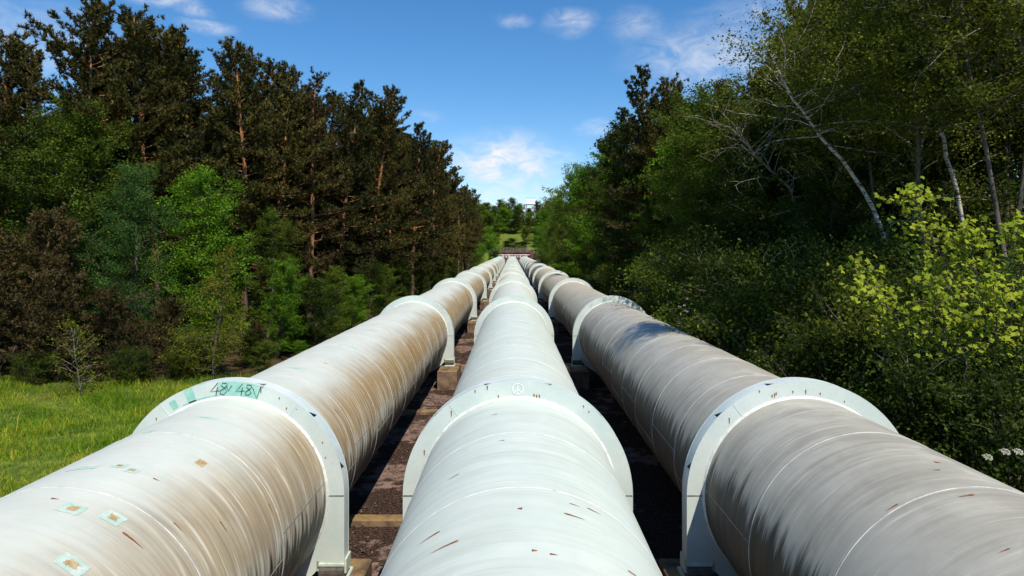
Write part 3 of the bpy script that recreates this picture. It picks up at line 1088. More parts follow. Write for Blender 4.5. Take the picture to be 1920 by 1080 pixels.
def tuft_faces(rg, C, D, K=9, length=0.2, width=0.035, spread=0.75):
    n = len(C)
    C = np.repeat(C, K, 0)
    D = np.repeat(D, K, 0)
    d = unit(D + rg.normal(0, spread, (n * K, 3)))
    s = unit(np.cross(d, rg.normal(0, 1, (n * K, 3))))
    L_ = length * rg.uniform(0.6, 1.25, n * K)[:, None]
    w = width * rg.uniform(0.7, 1.3, n * K)[:, None]
    V = np.stack([C + d * L_ * .05 - s * w, C + d * L_ * .05 + s * w, C + d * L_], 1)
    T = np.arange(n * K * 3).reshape(-1, 3)
    return V.reshape(-1, 3), T


def make_pine(seed, H=19.0, crown0=0.42, width=3.4, n_limb=52, needle='needle', tuft_den=1.0, dead=8, top_round=0.48, K=12, blade=0.26):
    rg = np.random.default_rng(seed)
    wood = MB()
    tp = limb(rg, (0, 0, -0.3), (rg.normal(0, .03), rg.normal(0, .03), 1), H + 0.1, 16, 0.5, 0.035)
    fr_ = np.linspace(0, 1, 17)
    tr = 0.21 * H / 19 * (1 - fr_) ** 0.75 + 0.02
    wood.tube(tp, tr, 9)
    C, D = [], []
    for i in range(n_limb):
        u = (i + rg.random()) / n_limb
        f = crown0 + (0.985 - crown0) * u
        p, _ = along(tp, f)
        az = i * 2.399 + rg.normal(0, .4)
        prof = (1 - u) ** top_round * (0.5 + 0.5 * min(1, u * 3.5))
        Ln = (width * prof + 0.45) * rg.uniform(0.6, 1.2)
        el = R(-4 + 52 * u ** 1.3 + rg.normal(0, 9))
        d = np.array([math.cos(az) * math.cos(el), math.sin(az) * math.cos(el), math.sin(el)])
        lp = limb(rg, p, d, Ln, 7, 0.35, 0.10)
        wood.tube(lp, np.linspace(0.045 * (1 - u * .6) * H / 19 + .006, 0.006, 8), 4, False)
        nt = max(4, int(Ln * 4.4))
        for j in range(nt):
            g = 0.14 + 0.86 * (j + rg.random()) / nt
            q, td = along(lp, min(g, .999))
            side = unit(np.cross(td, UP)) * (1 if j % 2 else -1)
            dd = unit(td * 0.7 + side * rg.uniform(.3, 1.0) + UP * rg.uniform(-.1, .6))
            tl = rg.uniform(.35, .85) * (1.15 - 0.5 * g)
            tw = limb(rg, q, dd, tl, 3, 0.5, 0.12)
            if j % 2 == 0:
                wood.tube(tw, np.linspace(.012, .005, 4), 3, False)
            m = max(2, int(round(5.0 * tuft_den * tl / .6)))
            for k in range(m):
                c, cd = along(tw, min(.999, 0.25 + 0.75 * (k + rg.random()) / m))
                C.append(c + rg.normal(0, .07, 3))
                D.append(unit(cd * .7 + UP * .6))
    for i in range(dead):
        f = rg.uniform(0.12, max(0.3, crown0 + .1))
        p, _ = along(tp, f)
        az = rg.uniform(0, 6.28)
        d = np.array([math.cos(az), math.sin(az), rg.uniform(-.35, .15)])
        lp = limb(rg, p, d, rg.uniform(.8, 2.6), 6, -0.1, 0.15)
        wood.tube(lp, np.linspace(.03, .006, 7), 4, False)
        for k in range(4):
            q, td = along(lp, rg.uniform(.3, .95))
            wood.tube(limb(rg, q, td + rg.normal(0, .7, 3), rg.uniform(.3, .9), 3, -.1, .2), np.linspace(.012, .004, 4), 3, False)
    C = np.array(C)
    D = np.array(D)
    V, T = tuft_faces(rg, C, D, K, blade, blade * 0.14)
    return wood.mesh('trunk', M['bark_pine'], True), mk_mesh('crown', V, [T], M[needle])


def make_leafy(seed, H=13.0, crown0=0.18, width=3.6, n_limb=42, twigs=11, leaves=34, leaf=0.10, mat='leaf_mid', bark='bark_grey',
               trunk_r=0.16, up=0.5, cl=0.26, shape='round', path=None, stems=1, limb_r=0.045, twig_bark_every=2, limb_droop=0.0, spread=0.6, tall=1.0):
    rg = np.random.default_rng(seed)
    wood = MB()
    C, N = [], []
    for st in range(stems):
        if path is not None:
            ctrl = np.array(path, dtype=float)
            tt = np.linspace(0, len(ctrl) - 1, 18)
            tp = np.stack([np.interp(tt, np.arange(len(ctrl)), ctrl[:, k]) for k in range(3)], 1)
            tp[1:-1] += rg.normal(0, .05, (16, 3))
        else:
            if stems > 1:
                az = st * 6.283 / stems + rg.normal(0, .4)
                tp = limb(rg, (0.15 * math.cos(az), 0.15 * math.sin(az), -.2), (math.cos(az) * spread, math.sin(az) * spread, 1), H * rg.uniform(.75, 1.05), 12, 0.35, 0.06)
            else:
                tp = limb(rg, (0, 0, -0.3), (rg.normal(0, .05), rg.normal(0, .05), 1), H, 14, 0.3, 0.05)
        n = len(tp)
        wood.tube(tp, trunk_r * (1 - np.linspace(0, 1, n)) ** 0.8 + 0.012, 8)
        for i in range(n_limb):
            u = (i + rg.random()) / n_limb
            f = crown0 + (0.99 - crown0) * u
            p, _ = along(tp, min(f, .999))
            az = i * 2.399 + rg.normal(0, .5)
            if shape == 'round':
                prof = math.sqrt(max(0.03, 1 - (2 * u - 0.85) ** 2 / 1.4))
            elif shape == 'cone':
                prof = (1 - u) ** 0.7
            else:
                prof = 0.6 + 0.4 * math.sin(u * 3.1)
            Ln = width * prof * rg.uniform(0.6, 1.18) / (1.5 if stems > 1 else 1)
            el = R(12 + 45 * u + rg.normal(0, 13)) - limb_droop
            d = np.array([math.cos(az) * math.cos(el), math.sin(az) * math.cos(el), math.sin(el)])
            lp = limb(rg, p, d, max(.4, Ln), 7, up, 0.13)
            wood.tube(lp, np.linspace(limb_r * (1 - u * .6) + .006, 0.005, 8), 4, False)
            nt = max(3, int(twigs * prof))
            for j in range(nt):
                g = 0.25 + 0.75 * (j + rg.random()) / nt
                q, td = along(lp, min(g, .999))
                dd = unit(td * .6 + rg.normal(0, .6, 3) + UP * .15 * up)
                tl = rg.uniform(.35, 1.0) * min(1, Ln / 2.0 + .3)
                tw = limb(rg, q, dd, tl, 4, 0.1 * up, 0.18)
                if j % twig_bark_every == 0:
                    wood.tube(tw, np.linspace(.011, .004, 5), 3, False)
                m = int(leaves * rg.uniform(.4, 1.5))
                if m:
                    fs = rg.random(m) ** .7
                    k = fs * (len(tw) - 1)
                    ii = np.minimum(k.astype(int), len(tw) - 2)
                    c = tw[ii] + (tw[ii + 1] - tw[ii]) * (k - ii)[:, None]
                    c = c + rg.normal(0, cl, (m, 3)) * np.array([1, 1, .55])
                    C.append(c)
    C = np.concatenate(C)
    V, T = leaf_faces(rg, C, leaf)
    return wood.mesh('trunk', M[bark], True), mk_mesh('crown', V, [T], M[mat])


P = {}
P['pine_a'] = make_pine(1, 19, 0.20, 4.3, 84)
P['pine_b'] = make_pine(2, 20, 0.26, 4.7, 80)
P['pine_c'] = make_pine(3, 18, 0.16, 4.1, 86)
P['pine_g'] = make_pine(4, 19, 0.20, 4.2, 84, needle='needle_green', top_round=0.6)
P['pine_tall'] = make_pine(5, 20, 0.50, 4.6, 58, needle='needle_green', dead=16)
P['pine_open'] = make_pine(9, 20, 0.58, 5.2, 52, needle='needle', dead=10, top_round=0.45)
P['pine_brown'] = make_pine(6, 18, 0.15, 2.9, 72, needle='needle_brown', tuft_den=0.6, dead=40)
P['pine_low'] = make_pine(7, 7.5, 0.04, 2.8, 70, needle='needle_brown', dead=6, top_round=0.7, K=10, blade=0.22)
P['leafy_mid'] = make_leafy(21, 13, 0.08, 3.8, 58, 10, 62, 0.145, 'leaf_mid', cl=.2, limb_r=.03)
P['leafy_bright'] = make_leafy(22, 11, 0.06, 3.5, 58, 10, 58, 0.145, 'leaf_bright', cl=.19, limb_r=.03)
P['leafy_cool'] = make_leafy(23, 12, 0.08, 3.2, 58, 11, 76, 0.105, 'leaf_cool', 'bark_grey', 0.11, cl=.2, limb_r=.02)
P['leafy_yellow'] = make_leafy(24, 8.5, 0.10, 3.0, 50, 12, 30, 0.12, 'leaf_yellow', 'bark_grey', 0.08, up=0.1, cl=0.2, shape='cone', limb_r=.02)
P['leafy_dark'] = make_leafy(25, 12, 0.05, 3.9, 58, 10, 62, 0.15, 'leaf_dark', cl=.2, limb_r=.03)
P['birch_sparse'] = make_leafy(26, 15, 0.12, 3.8, 60, 12, 42, 0.12, 'leaf_birch', 'bark_birch', 0.07, up=0.2, cl=0.2, limb_r=0.012, twig_bark_every=5)
P['shrub_mid'] = make_leafy(31, 4.0, 0.03, 2.2, 18, 8, 52, 0.095, 'leaf_mid', 'bark_grey', 0.03, stems=6, limb_r=.012, cl=.15)
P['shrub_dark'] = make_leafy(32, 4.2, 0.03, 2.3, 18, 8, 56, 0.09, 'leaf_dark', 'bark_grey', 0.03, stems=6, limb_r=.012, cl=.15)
P['shrub_yellow'] = make_leafy(33, 3.6, 0.03, 2.2, 18, 8, 46, 0.095, 'leaf_birch', 'bark_grey', 0.03, stems=6, limb_r=.012, cl=.15)
P['shrub_bright'] = make_leafy(34, 3.6, 0.03, 2.2, 18, 10, 36, 0.12, 'leaf_bright', 'bark_grey', 0.03, stems=6, limb_r=.012, cl=.22)
P['leafy_tall'] = make_leafy(38, 17, 0.60, 4.0, 52, 12, 46, 0.12, 'leaf_birch', 'bark_grey', 0.09, up=0.25, cl=.2, limb_r=.02, twig_bark_every=4)
P['far_mid'] = make_leafy(35, 12, 0.06, 3.8, 40, 8, 24, 0.36, 'leaf_mid', cl=.4)
P['far_dark'] = make_leafy(36, 12, 0.06, 4.0, 40, 8, 24, 0.36, 'leaf_dark', cl=.4)
P['far_bright'] = make_leafy(37, 11, 0.06, 3.8, 40, 8, 24, 0.36, 'leaf_bright', cl=.4)

tree_count = {}


def plant(proto, name, x, y, label, cat='tree', group=None, s=1.0, rz=None, tilt=(0, 0), dz=0.0, sz=None):
    n = tree_count.get('n', 0)
    tree_count['n'] = n + 1
    rz = (n * 2.417) % 6.283 if rz is None else rz
    z = float(terr(x, y)) - 0.05 + dz
    t = thing(name, label, cat, group, (x, y, z), (tilt[0], tilt[1], rz), (s, s, sz or s))
    w, c = P[proto]
    link('trunk' if cat == 'tree' else 'stems', w, t)
    link('crown', c, t)
    return t


def px_x(px, d):
    return (px - 960) / 1280 * d


def px_h(py, d, x):
    """height a tree at distance d needs so that its top reaches image row py"""
    return (470 - py) / 1280 * d + CAM_Z - float(terr(x, d))


PROTO_H = {'leafy_tall': 17.5, 'pine_a': 19, 'pine_b': 20, 'pine_c': 18, 'pine_g': 19, 'pine_tall': 20, 'pine_open': 20, 'pine_brown': 18, 'pine_low': 7.5,
           'leafy_mid': 13.6, 'leafy_bright': 11.6, 'leafy_cool': 12.6, 'leafy_yellow': 8.9, 'leafy_dark': 12.6, 'birch_sparse': 15.5,
           'far_mid': 12.6, 'far_dark': 12.6, 'far_bright': 11.6, 'shrub_mid': 4.2, 'shrub_dark': 4.4, 'shrub_yellow': 3.8, 'shrub_bright': 3.8}


def plant_px(proto, name, px, py, d, label, cat='tree', group=None, squash=1.0, **kw):
    """a tree at distance d whose top is seen at (px, py)"""
    x = px_x(px, d)
    s = px_h(py, d, x) / PROTO_H[proto]
    return plant(proto, name, x, d, label, cat, group, s=s * squash, sz=s, **kw)


G_LP = 'pines of the left wood'
# -- left: named front pines (seen top px, py, distance)
LP = [('pine_b', 25, 78, 42, 'pine at the left edge of the photo, rounded crown lower than its neighbour'),
      ('pine_open', 170, 12, 40, 'tallest left pine, open crown over a bare reddish trunk above the birch'),
      ('pine_a', 300, 34, 42, 'dense dark pine, second tall peak from the left'),
      ('pine_g', 372, 58, 45, 'slim pine peak between the two broad dark crowns on the left'),
      ('pine_c', 462, 74, 46, 'broad dark pine, peak left of the brown dying pine'),
      ('pine_brown', 580, 140, 52, 'brown dying pine with a reddish bare top in the left row'),
      ('pine_a', 512, 122, 50, 'pine just left of the brown dying pine'),
      ('pine_g', 640, 155, 57, 'dark pine just right of the brown dying pine'),
      ('pine_b', 692, 172, 61, 'pine, second peak right of the brown dying pine'),
      ('pine_a', 735, 212, 66, 'pine, third peak right of the brown dying pine'),
      ('pine_g', 772, 228, 73, 'pine whose top juts out at a third of the left slope'),
      ('pine_c', 805, 262, 84, 'pine in a dip before the jutting pointed tops of the left row'),
      ('pine_a', 836, 280, 96, 'pointed pine, last but two of the left row'),
      ('pine_g', 858, 312, 112, 'pine, last but one dark tip of the left row'),
      ('pine_b', 877, 352, 140, 'last dark pine at the far end of the left row')]
for k, (px, py, d) in enumerate([(95, 95, 44), (232, 70, 44), (338, 85, 47), (418, 105, 49), (548, 165, 55), (612, 185, 59), (664, 205, 64), (714, 228, 70), (752, 250, 78), (790, 275, 90), (822, 300, 102), (848, 325, 120), (868, 350, 135), (-30, 90, 42)]):
    LP.append((['pine_a', 'pine_c', 'pine_b', 'pine_g'][k % 4], px, py, d, f'lower pine filling a gap of the left front row, {ordn(k)} from the left' if k < 13 else 'lower pine cut by the left edge of the photo'))
for pr, px, py, d, lab in LP:
    plant_px(pr, 'pine_tree', px, py, d, lab, 'tree', G_LP)
rnd = random.Random(4)
# -- left: the wood behind, tops kept under the front silhouette
def sil_left(px):
    return np.interp(px, [-400, 0, 60, 170, 300, 460, 580, 690, 770, 835, 880, 900], [120, 95, 90, 55, 60, 95, 165, 195, 245, 300, 380, 420])


def sil_right(px):
    return np.interp(px, [1010, 1050, 1100, 1160, 1230, 1300, 1400, 1460, 1520, 1900, 2400], [430, 375, 300, 262, 165, 170, 160, 60, -60, -200, -300])


LAB_LEFT = 'dark pine in the {} row of the left wood, {} from the camera'
protos = ['pine_a', 'pine_b', 'pine_c', 'pine_g']
for row, (off, y0, y1, step) in enumerate([(4, 38, 150, 5.2), (9.5, 40, 130, 6.5)]):
    y = y0
    cnt = 0
    while y < y1:
        xf = np.interp(y, [30, 40, 46, 54, 61, 73, 97, 260], [-31, -25, -18.5, -16, -13, -11.5, -11, -13])
        x = xf - off + rnd.uniform(-1.3, 1.3)
        yy = y + rnd.uniform(-1.5, 1.5)
        px = 960 + x / yy * 1280
        if px > -420:
            hh = min(px_h(sil_left(px) + rnd.uniform(0, 30), yy, x), 20.5)
            pr = protos[rnd.randrange(4)]
            s = max(10, hh) / PROTO_H[pr]
            cnt += 1
            plant(pr, 'pine_tree', x, yy, LAB_LEFT.format(ordn(row + 1), ordn(cnt - 1)), 'tree', 'pines deeper in the left wood', s=max(s, .75), sz=s, rz=rnd.uniform(0, 6.28))
        y += step * rnd.uniform(.8, 1.2)
def understory(sgn, xs_y, xs_x, rows, label, group):
    for row, (off, y0, y1, step, h0, h1) in enumerate(rows):
        y = y0
        cnt = 0
        while y < y1:
            x = sgn * (np.interp(y, xs_y, xs_x) + off + rnd.uniform(-1, 1))
            if abs(960 + x / y * 1280 - 960) < 1330:
                pr = 'leafy_dark' if rnd.random() < .65 else 'leafy_mid'
                h = rnd.uniform(h0, h1)
                plant(pr, 'understory_tree', x, y, label.format(['front', 'middle', 'rear'][row], ordn(cnt)), 'tree', group, s=h / PROTO_H[pr] * 1.25, sz=h / PROTO_H[pr], rz=rnd.uniform(0, 6.28))
                cnt += 1
            y += step * rnd.uniform(.8, 1.2)


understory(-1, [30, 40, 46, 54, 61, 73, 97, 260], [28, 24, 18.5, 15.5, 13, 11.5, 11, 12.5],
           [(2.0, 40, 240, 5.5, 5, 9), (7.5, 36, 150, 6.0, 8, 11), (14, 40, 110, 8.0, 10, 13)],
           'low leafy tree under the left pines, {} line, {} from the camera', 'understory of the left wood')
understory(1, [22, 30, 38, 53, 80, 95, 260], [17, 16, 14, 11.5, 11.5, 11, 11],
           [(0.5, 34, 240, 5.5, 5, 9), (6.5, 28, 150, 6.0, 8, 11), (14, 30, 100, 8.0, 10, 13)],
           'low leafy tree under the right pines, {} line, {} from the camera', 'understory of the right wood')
# far end of the left row
y = 150
cnt = 0
while y < 258:
    x = -12.2 + rnd.uniform(-1.2, .6)
    px = 960 + x / y * 1280
    hh = min(px_h(sil_left(px) + rnd.uniform(0, 10), y, x), 19)
    pr = protos[rnd.randrange(4)]
    plant(pr, 'pine_tree', x, y, f'small far pine before the end wall on the left, {ordn(cnt)} from the camera', 'tree', 'far pines by the end wall, left', s=max(.6, hh / PROTO_H[pr]), sz=hh / PROTO_H[pr])
    y += 9
    cnt += 1
# -- left: leafy trees in front of the pines
LL = [('leafy_cool', 'birch_tree', 235, 300, 33, 'cool green birch with tiny leaves, left of the bright maple'),
      ('leafy_mid', 'leafy_tree', 95, 185, 36, 'tall mid green leafy tree at left, below the open pine'),
      ('leafy_mid', 'leafy_tree', 205, 200, 38, 'leafy tree around the bare reddish trunk of the tallest pine'),
      ('leafy_bright', 'leafy_tree', 370, 305, 34, 'brightest green leafy tree in the left wood'),
      ('leafy_yellow', 'young_tree', 400, 440, 29, 'yellow green young tree with tiered branches before the left wood'),
      ('leafy_bright', 'leafy_tree', 520, 480, 35, 'low bright green leafy tree left of the pipe, right of the yellow one'),
      ('leafy_bright', 'leafy_tree', 610, 520, 44, 'low bright green bush tree nearest the left pipe, far side'),
      ('leafy_dark', 'leafy_tree', 130, 400, 33, 'dark leafy tree between the brown low pine and the birch'),
      ('leafy_mid', 'leafy_tree', 500, 395, 42, 'shaded leafy tree behind the low bright green ones'),
      ('leafy_dark', 'leafy_tree', 20, 230, 38, 'dark leafy tree at the left edge of the photo')]
for pr, nm, px, py, d, lab in LL:
    plant_px(pr, nm, px, py, d, lab, 'tree', 'leafy trees before the left wood', squash=1.05 if pr != 'leafy_yellow' else .95)
LC = [(45, 400, 30, 'brown low pine at the left edge above the grass'), (110, 480, 28.5, 'brown low pine, second from the left edge above the grass'),
      (215, 540, 29, 'brown low pine behind the thin sapling'), (300, 560, 30, 'brown low pine between the sapling and the yellow green tree'),
      (-40, 380, 29, 'brown low pine cut by the left edge of the photo'),
      (470, 600, 33, 'small brown low pine right of the yellow green tree')]
for px, py, d, lab in LC:
    plant_px('pine_low', 'low_pine', px, py, d, lab, 'tree', 'brown low pines by the grass', squash=1.15)
VERGE = [(-11.2, 30.5, 'leafy_mid', 1.5), (-12.6, 32.5, 'leafy_dark', 1.9), (-13.8, 31.0, 'leafy_dark', 1.6), (-10.0, 32.5, 'leafy_bright', 1.2), (-14.8, 33.5, 'leafy_mid', 2.2), (-10.2, 36, 'leafy_dark', 4.2), (-10.8, 41, 'leafy_mid', 4.5), (-11.2, 47, 'leafy_bright', 4.0), (-11.0, 53, 'leafy_dark', 4.6), (-10.6, 59, 'leafy_mid', 4.4), (-10.4, 66, 'leafy_dark', 4.8), (-10.2, 74, 'leafy_mid', 4.6), (-10.0, 83, 'leafy_dark', 5.0), (-10.0, 93, 'leafy_mid', 5.2), (-10.0, 105, 'leafy_dark', 5.4), (-10.2, 120, 'leafy_mid', 5.6)]
for i, (x, y, pr, h) in enumerate(VERGE):
    plant(pr, 'bush', x, y, f'rounded bush on the verge of the left pipe, {ordn(i)} from the camera', 'shrub', 'bushes on the left verge', s=h / PROTO_H[pr] * (1.35 if h > 3 else 1.8), sz=h / PROTO_H[pr])
for i, (px, py, d, pr) in enumerate([(60, 650, 27.5, 'shrub_dark'), (250, 640, 28, 'shrub_dark'), (350, 640, 29.5, 'shrub_yellow'), (560, 590, 37, 'shrub_bright'), (620, 575, 44, 'shrub_mid'),
                                    (660, 560, 52, 'shrub_bright'), (700, 545, 60, 'shrub_mid'), (740, 525, 72, 'shrub_mid'), (780, 510, 88, 'shrub_dark'), (820, 490, 112, 'shrub_mid'), (850, 470, 145, 'shrub_dark'), (880, 450, 190, 'shrub_bright')]):
    lab = ['dark shrub at the left end of the wood edge, behind the grass', 'dark shrub behind the thin sapling by the grass', 'yellowish shrub at the foot of the yellow green tree'][i] if i < 3 else f'shrub at the edge of the left wood beside the left pipe, {ORD[i - 3]} one going away'
    plant_px(pr, 'shrub', px, py, d, lab, 'shrub', 'shrubs along the left wood edge')

# -- right: pines
RPN = [('pine_tall', 1475, -25, 34, 'tall dark pine jutting into the sky at the upper right'),
       ('pine_g', 1430, 118, 44, 'small pine tip left of the tall jutting pine on the right'),
       ('pine_g', 1232, 132, 54, 'dark pine at the peak of the right tree slope'),
       ('pine_a', 1290, 150, 52, 'dark pine just right of the right slope peak'),
       ('pine_g', 1190, 200, 62, 'dark pine on the right slope just below its peak'),
       ('pine_a', 1160, 245, 76, 'dark pine left end of the dark right slope'),
       ('pine_tall', 1660, -80, 40, 'pine with a straight red trunk behind the leaning birch'),
       ('pine_tall', 1725, -100, 36, 'pine with a thick red trunk left of the steep birch'),
       ('pine_tall', 1585, -60, 44, 'pine trunk left of the leaning birch in the right wood'),
       ('pine_tall', 1790, -90, 34, 'pine trunk just right of the steep birch'),
       ('pine_tall', 1850, -90, 38, 'pine trunk second from the right edge of the photo'),
       ('pine_tall', 1895, -100, 32, 'pine trunk at the right edge of the photo'),
       ('pine_tall', 1630, -60, 50, 'slim pine trunk deeper behind the leaning birch')]
for pr, px, py, d, lab in RPN:
    plant_px(pr, 'pine_tree', px, py, d, lab, 'tree', 'pines of the right wood')
LAB_RIGHT = 'shaded pine in the {} row of the right wood, {} from the camera'
for row, (off, y0, y1, step) in enumerate([(4.5, 42, 150, 5.6), (10, 36, 130, 6.5), (17, 32, 80, 8.0)]):
    y = y0
    cnt = 0
    while y < y1:
        xf = np.interp(y, [30, 38, 53, 80, 95, 260], [16, 14.5, 11.5, 12, 11, 11])
        x = xf + off + rnd.uniform(-1.3, 1.3)
        yy = y + rnd.uniform(-1.5, 1.5)
        px = 960 + x / yy * 1280
        if px < 2350:
            hh = min(px_h(sil_right(px) + rnd.uniform(0, 30), yy, x), 20.5)
            pr = ['pine_g', 'pine_tall', 'pine_a', 'pine_tall'][rnd.randrange(4)]
            s = max(9, hh) / PROTO_H[pr]
            cnt += 1
            plant(pr, 'pine_tree', x, yy, LAB_RIGHT.format(ordn(row + 1), ordn(cnt - 1)), 'tree', 'pines deep in the right wood', s=max(s, .75), sz=s, rz=rnd.uniform(0, 6.28))
        y += step * rnd.uniform(.8, 1.2)
# -- right: leafy trees
RL = [('leafy_mid', 1350, 165, 42, 'leafy_tree', 'yellow green leafy tree topping the right slope, right of the dark peak'),
      ('leafy_bright', 1295, 225, 46, 'leafy_tree', 'leafy tree in front of the dark peak of the right slope'),
      ('leafy_bright', 1245, 290, 56, 'leafy_tree', 'bright leafy patch of a tree below the dark right peak'),
      ('leafy_bright', 1130, 285, 78, 'leafy_tree', 'round bright green tree at the left end of the right slope'),
      ('leafy_bright', 1105, 300, 92, 'leafy_tree', 'bright green tree just beyond the round one on the right'),
      ('leafy_mid', 1068, 350, 120, 'leafy_tree', 'green tree on the right before the far bare branched tree'),
      ('birch_sparse', 1084, 360, 112, 'bare_tree', 'bare pinkish branched tree near the far end on the right'),
      ('leafy_mid', 1040, 385, 150, 'leafy_tree', 'farther green tree on the right, left of the bare branched one'),
      ('leafy_bright', 1030, 415, 175, 'leafy_tree', 'low bright green tree by the end wall on the right'),
      ('leafy_bright', 1015, 440, 215, 'leafy_tree', 'lowest bright green tree touching the end wall on the right'),
      ('birch_sparse', 1420, 190, 34, 'birch_tree', 'sparse yellowish birch with pale arching limbs right of the slope'),
      ('birch_sparse', 1560, 10, 30, 'birch_tree', 'sparse birch filling the sky edge at the upper right'),
      ('birch_sparse', 1600, -40, 28, 'birch_tree', 'sparse birch crown at the top, above the leaning birch'),
      ('birch_sparse', 1700, -80, 27, 'birch_tree', 'sparse birch crown at the top, above the steep birch'),
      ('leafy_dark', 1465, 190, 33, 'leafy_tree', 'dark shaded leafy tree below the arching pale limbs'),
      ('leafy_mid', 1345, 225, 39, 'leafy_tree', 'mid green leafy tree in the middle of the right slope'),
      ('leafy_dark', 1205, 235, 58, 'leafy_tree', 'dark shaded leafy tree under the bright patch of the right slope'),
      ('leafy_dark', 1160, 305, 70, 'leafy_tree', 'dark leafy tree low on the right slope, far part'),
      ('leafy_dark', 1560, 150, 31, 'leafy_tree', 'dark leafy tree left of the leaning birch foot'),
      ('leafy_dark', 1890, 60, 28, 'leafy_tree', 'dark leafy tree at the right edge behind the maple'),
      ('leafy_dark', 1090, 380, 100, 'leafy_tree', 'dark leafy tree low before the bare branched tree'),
      ('leafy_dark', 1250, 395, 46, 'leafy_tree', 'dark leafy tree close to the right pipe beyond the second ring'),  # dark leaf colour stands in for shade on the trees close to the pipe
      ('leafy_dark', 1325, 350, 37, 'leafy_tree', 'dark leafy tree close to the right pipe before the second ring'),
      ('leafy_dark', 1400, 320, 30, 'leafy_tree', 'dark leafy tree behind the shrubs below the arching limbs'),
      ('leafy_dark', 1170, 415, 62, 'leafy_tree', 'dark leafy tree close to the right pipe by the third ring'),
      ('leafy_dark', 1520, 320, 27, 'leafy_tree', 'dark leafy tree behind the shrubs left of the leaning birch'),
      ('leafy_mid', 1400, 155, 36, 'leafy_tree', 'leafy tree whose crown meets the sky left of the jutting pine'),
      ('leafy_mid', 1265, 240, 48, 'leafy_tree', 'leafy tree filling the slope below the dark right peak'),
      ('leafy_mid', 1175, 300, 66, 'leafy_tree', 'mid green tree halfway down the far right slope'),
      ('leafy_dark', 1640, 60, 30, 'leafy_tree', 'dark leafy tree behind the crown of the leaning birch'),
      ('leafy_dark', 1760, 40, 29, 'leafy_tree', 'dark leafy tree behind the crown of the steep birch'),
      ('leafy_tall', 1650, -90, 25, 'leafy_tree', 'tall light leafy tree over the leaning birch, top out of the photo'),
      ('leafy_tall', 1760, -150, 23, 'leafy_tree', 'tall light leafy tree over the steep birch, top out of the photo'),
      ('leafy_tall', 1830, -220, 20.5, 'leafy_tree', 'tall light leafy tree hanging over the maple, top out of the photo'),
      ('leafy_tall', 1960, -250, 18.5, 'leafy_tree', 'tall light leafy tree at the right edge, trunk out of the photo')]
for pr, px, py, d, nm, lab in RL:
    plant_px(pr, nm, px, py, d, lab, 'tree', 'leafy trees of the right wood', squash=1.05)
RS = [('shrub_dark', 1080, 510, 60), ('shrub_dark', 1110, 480, 52), ('shrub_dark', 1150, 490, 46), ('shrub_dark', 1215, 450, 36), ('shrub_mid', 1270, 430, 31), ('shrub_dark', 1330, 430, 27),  # mostly dark leaves: the shade on this bank is put into their colour
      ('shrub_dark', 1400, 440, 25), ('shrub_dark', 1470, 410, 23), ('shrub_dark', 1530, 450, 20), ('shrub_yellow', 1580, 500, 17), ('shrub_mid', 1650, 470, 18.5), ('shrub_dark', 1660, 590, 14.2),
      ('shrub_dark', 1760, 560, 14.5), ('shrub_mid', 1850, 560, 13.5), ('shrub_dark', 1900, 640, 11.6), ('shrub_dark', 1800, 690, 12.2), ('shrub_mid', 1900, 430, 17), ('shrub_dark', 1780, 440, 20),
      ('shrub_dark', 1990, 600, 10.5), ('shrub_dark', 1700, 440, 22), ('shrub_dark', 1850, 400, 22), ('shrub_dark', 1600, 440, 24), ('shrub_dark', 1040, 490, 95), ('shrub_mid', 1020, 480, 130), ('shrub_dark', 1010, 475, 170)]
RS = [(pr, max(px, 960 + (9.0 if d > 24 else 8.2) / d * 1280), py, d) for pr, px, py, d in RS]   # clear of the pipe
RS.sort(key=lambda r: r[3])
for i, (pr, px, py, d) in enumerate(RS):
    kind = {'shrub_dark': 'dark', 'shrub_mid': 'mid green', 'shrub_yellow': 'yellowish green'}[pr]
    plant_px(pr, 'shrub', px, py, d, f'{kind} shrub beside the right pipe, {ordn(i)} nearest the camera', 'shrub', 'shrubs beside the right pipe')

# -- right: hero birches with their own trunks
def hero(name, label, seed, path, **kw):
    w, c = make_leafy(seed, path=path, **kw)
    t = thing(name, label, 'tree', 'white barked birches on the right')
    link('trunk', w, t)
    link('crown', c, t)
    return t


def pt(px, py, d):
    return (px_x(px, d), d, CAM_Z + (470 - py) / 1280 * d)


hero('birch_tree', 'white leaning birch, its trunk slanting up to the left', 41,
     [(14.9, 24.5, 0.4), pt(1655, 425, 24.3), pt(1600, 330, 24), pt(1535, 248, 23.6), pt(1480, 170, 23), pt(1440, 90, 22.5)],
     crown0=0.55, width=3.6, n_limb=26, twigs=10, leaves=24, leaf=.11, mat='leaf_birch', bark='bark_birch', trunk_r=.075, cl=.22, limb_r=.011, up=-.2, twig_bark_every=3)
hero('birch_tree', 'white birch with a steep speckled trunk in the right wood', 42,
     [(16.6, 25, 0.6), pt(1805, 385, 24.5), pt(1768, 265, 24.2), pt(1760, 180, 24), pt(1738, 80, 24), pt(1715, -60, 24)],
     crown0=0.5, width=3.4, n_limb=24, twigs=10, leaves=24, leaf=.11, mat='leaf_birch', bark='bark_birch', trunk_r=.075, cl=.22, limb_r=.011, up=-.1, twig_bark_every=3)
hero('birch_tree', 'pale birch at the upper right corner with long bare limbs reaching left', 43,
     [(17.6, 19.5, 0.5), pt(1985, 300, 20), pt(1925, 120, 20), pt(1885, 20, 20), pt(1850, -150, 20), pt(1800, -280, 20)],
     crown0=0.4, width=5.6, n_limb=36, twigs=12, leaves=16, leaf=.09, mat='leaf_birch', bark='bark_pale', trunk_r=.10, cl=.22, limb_r=.02, up=-.35, twig_bark_every=3)
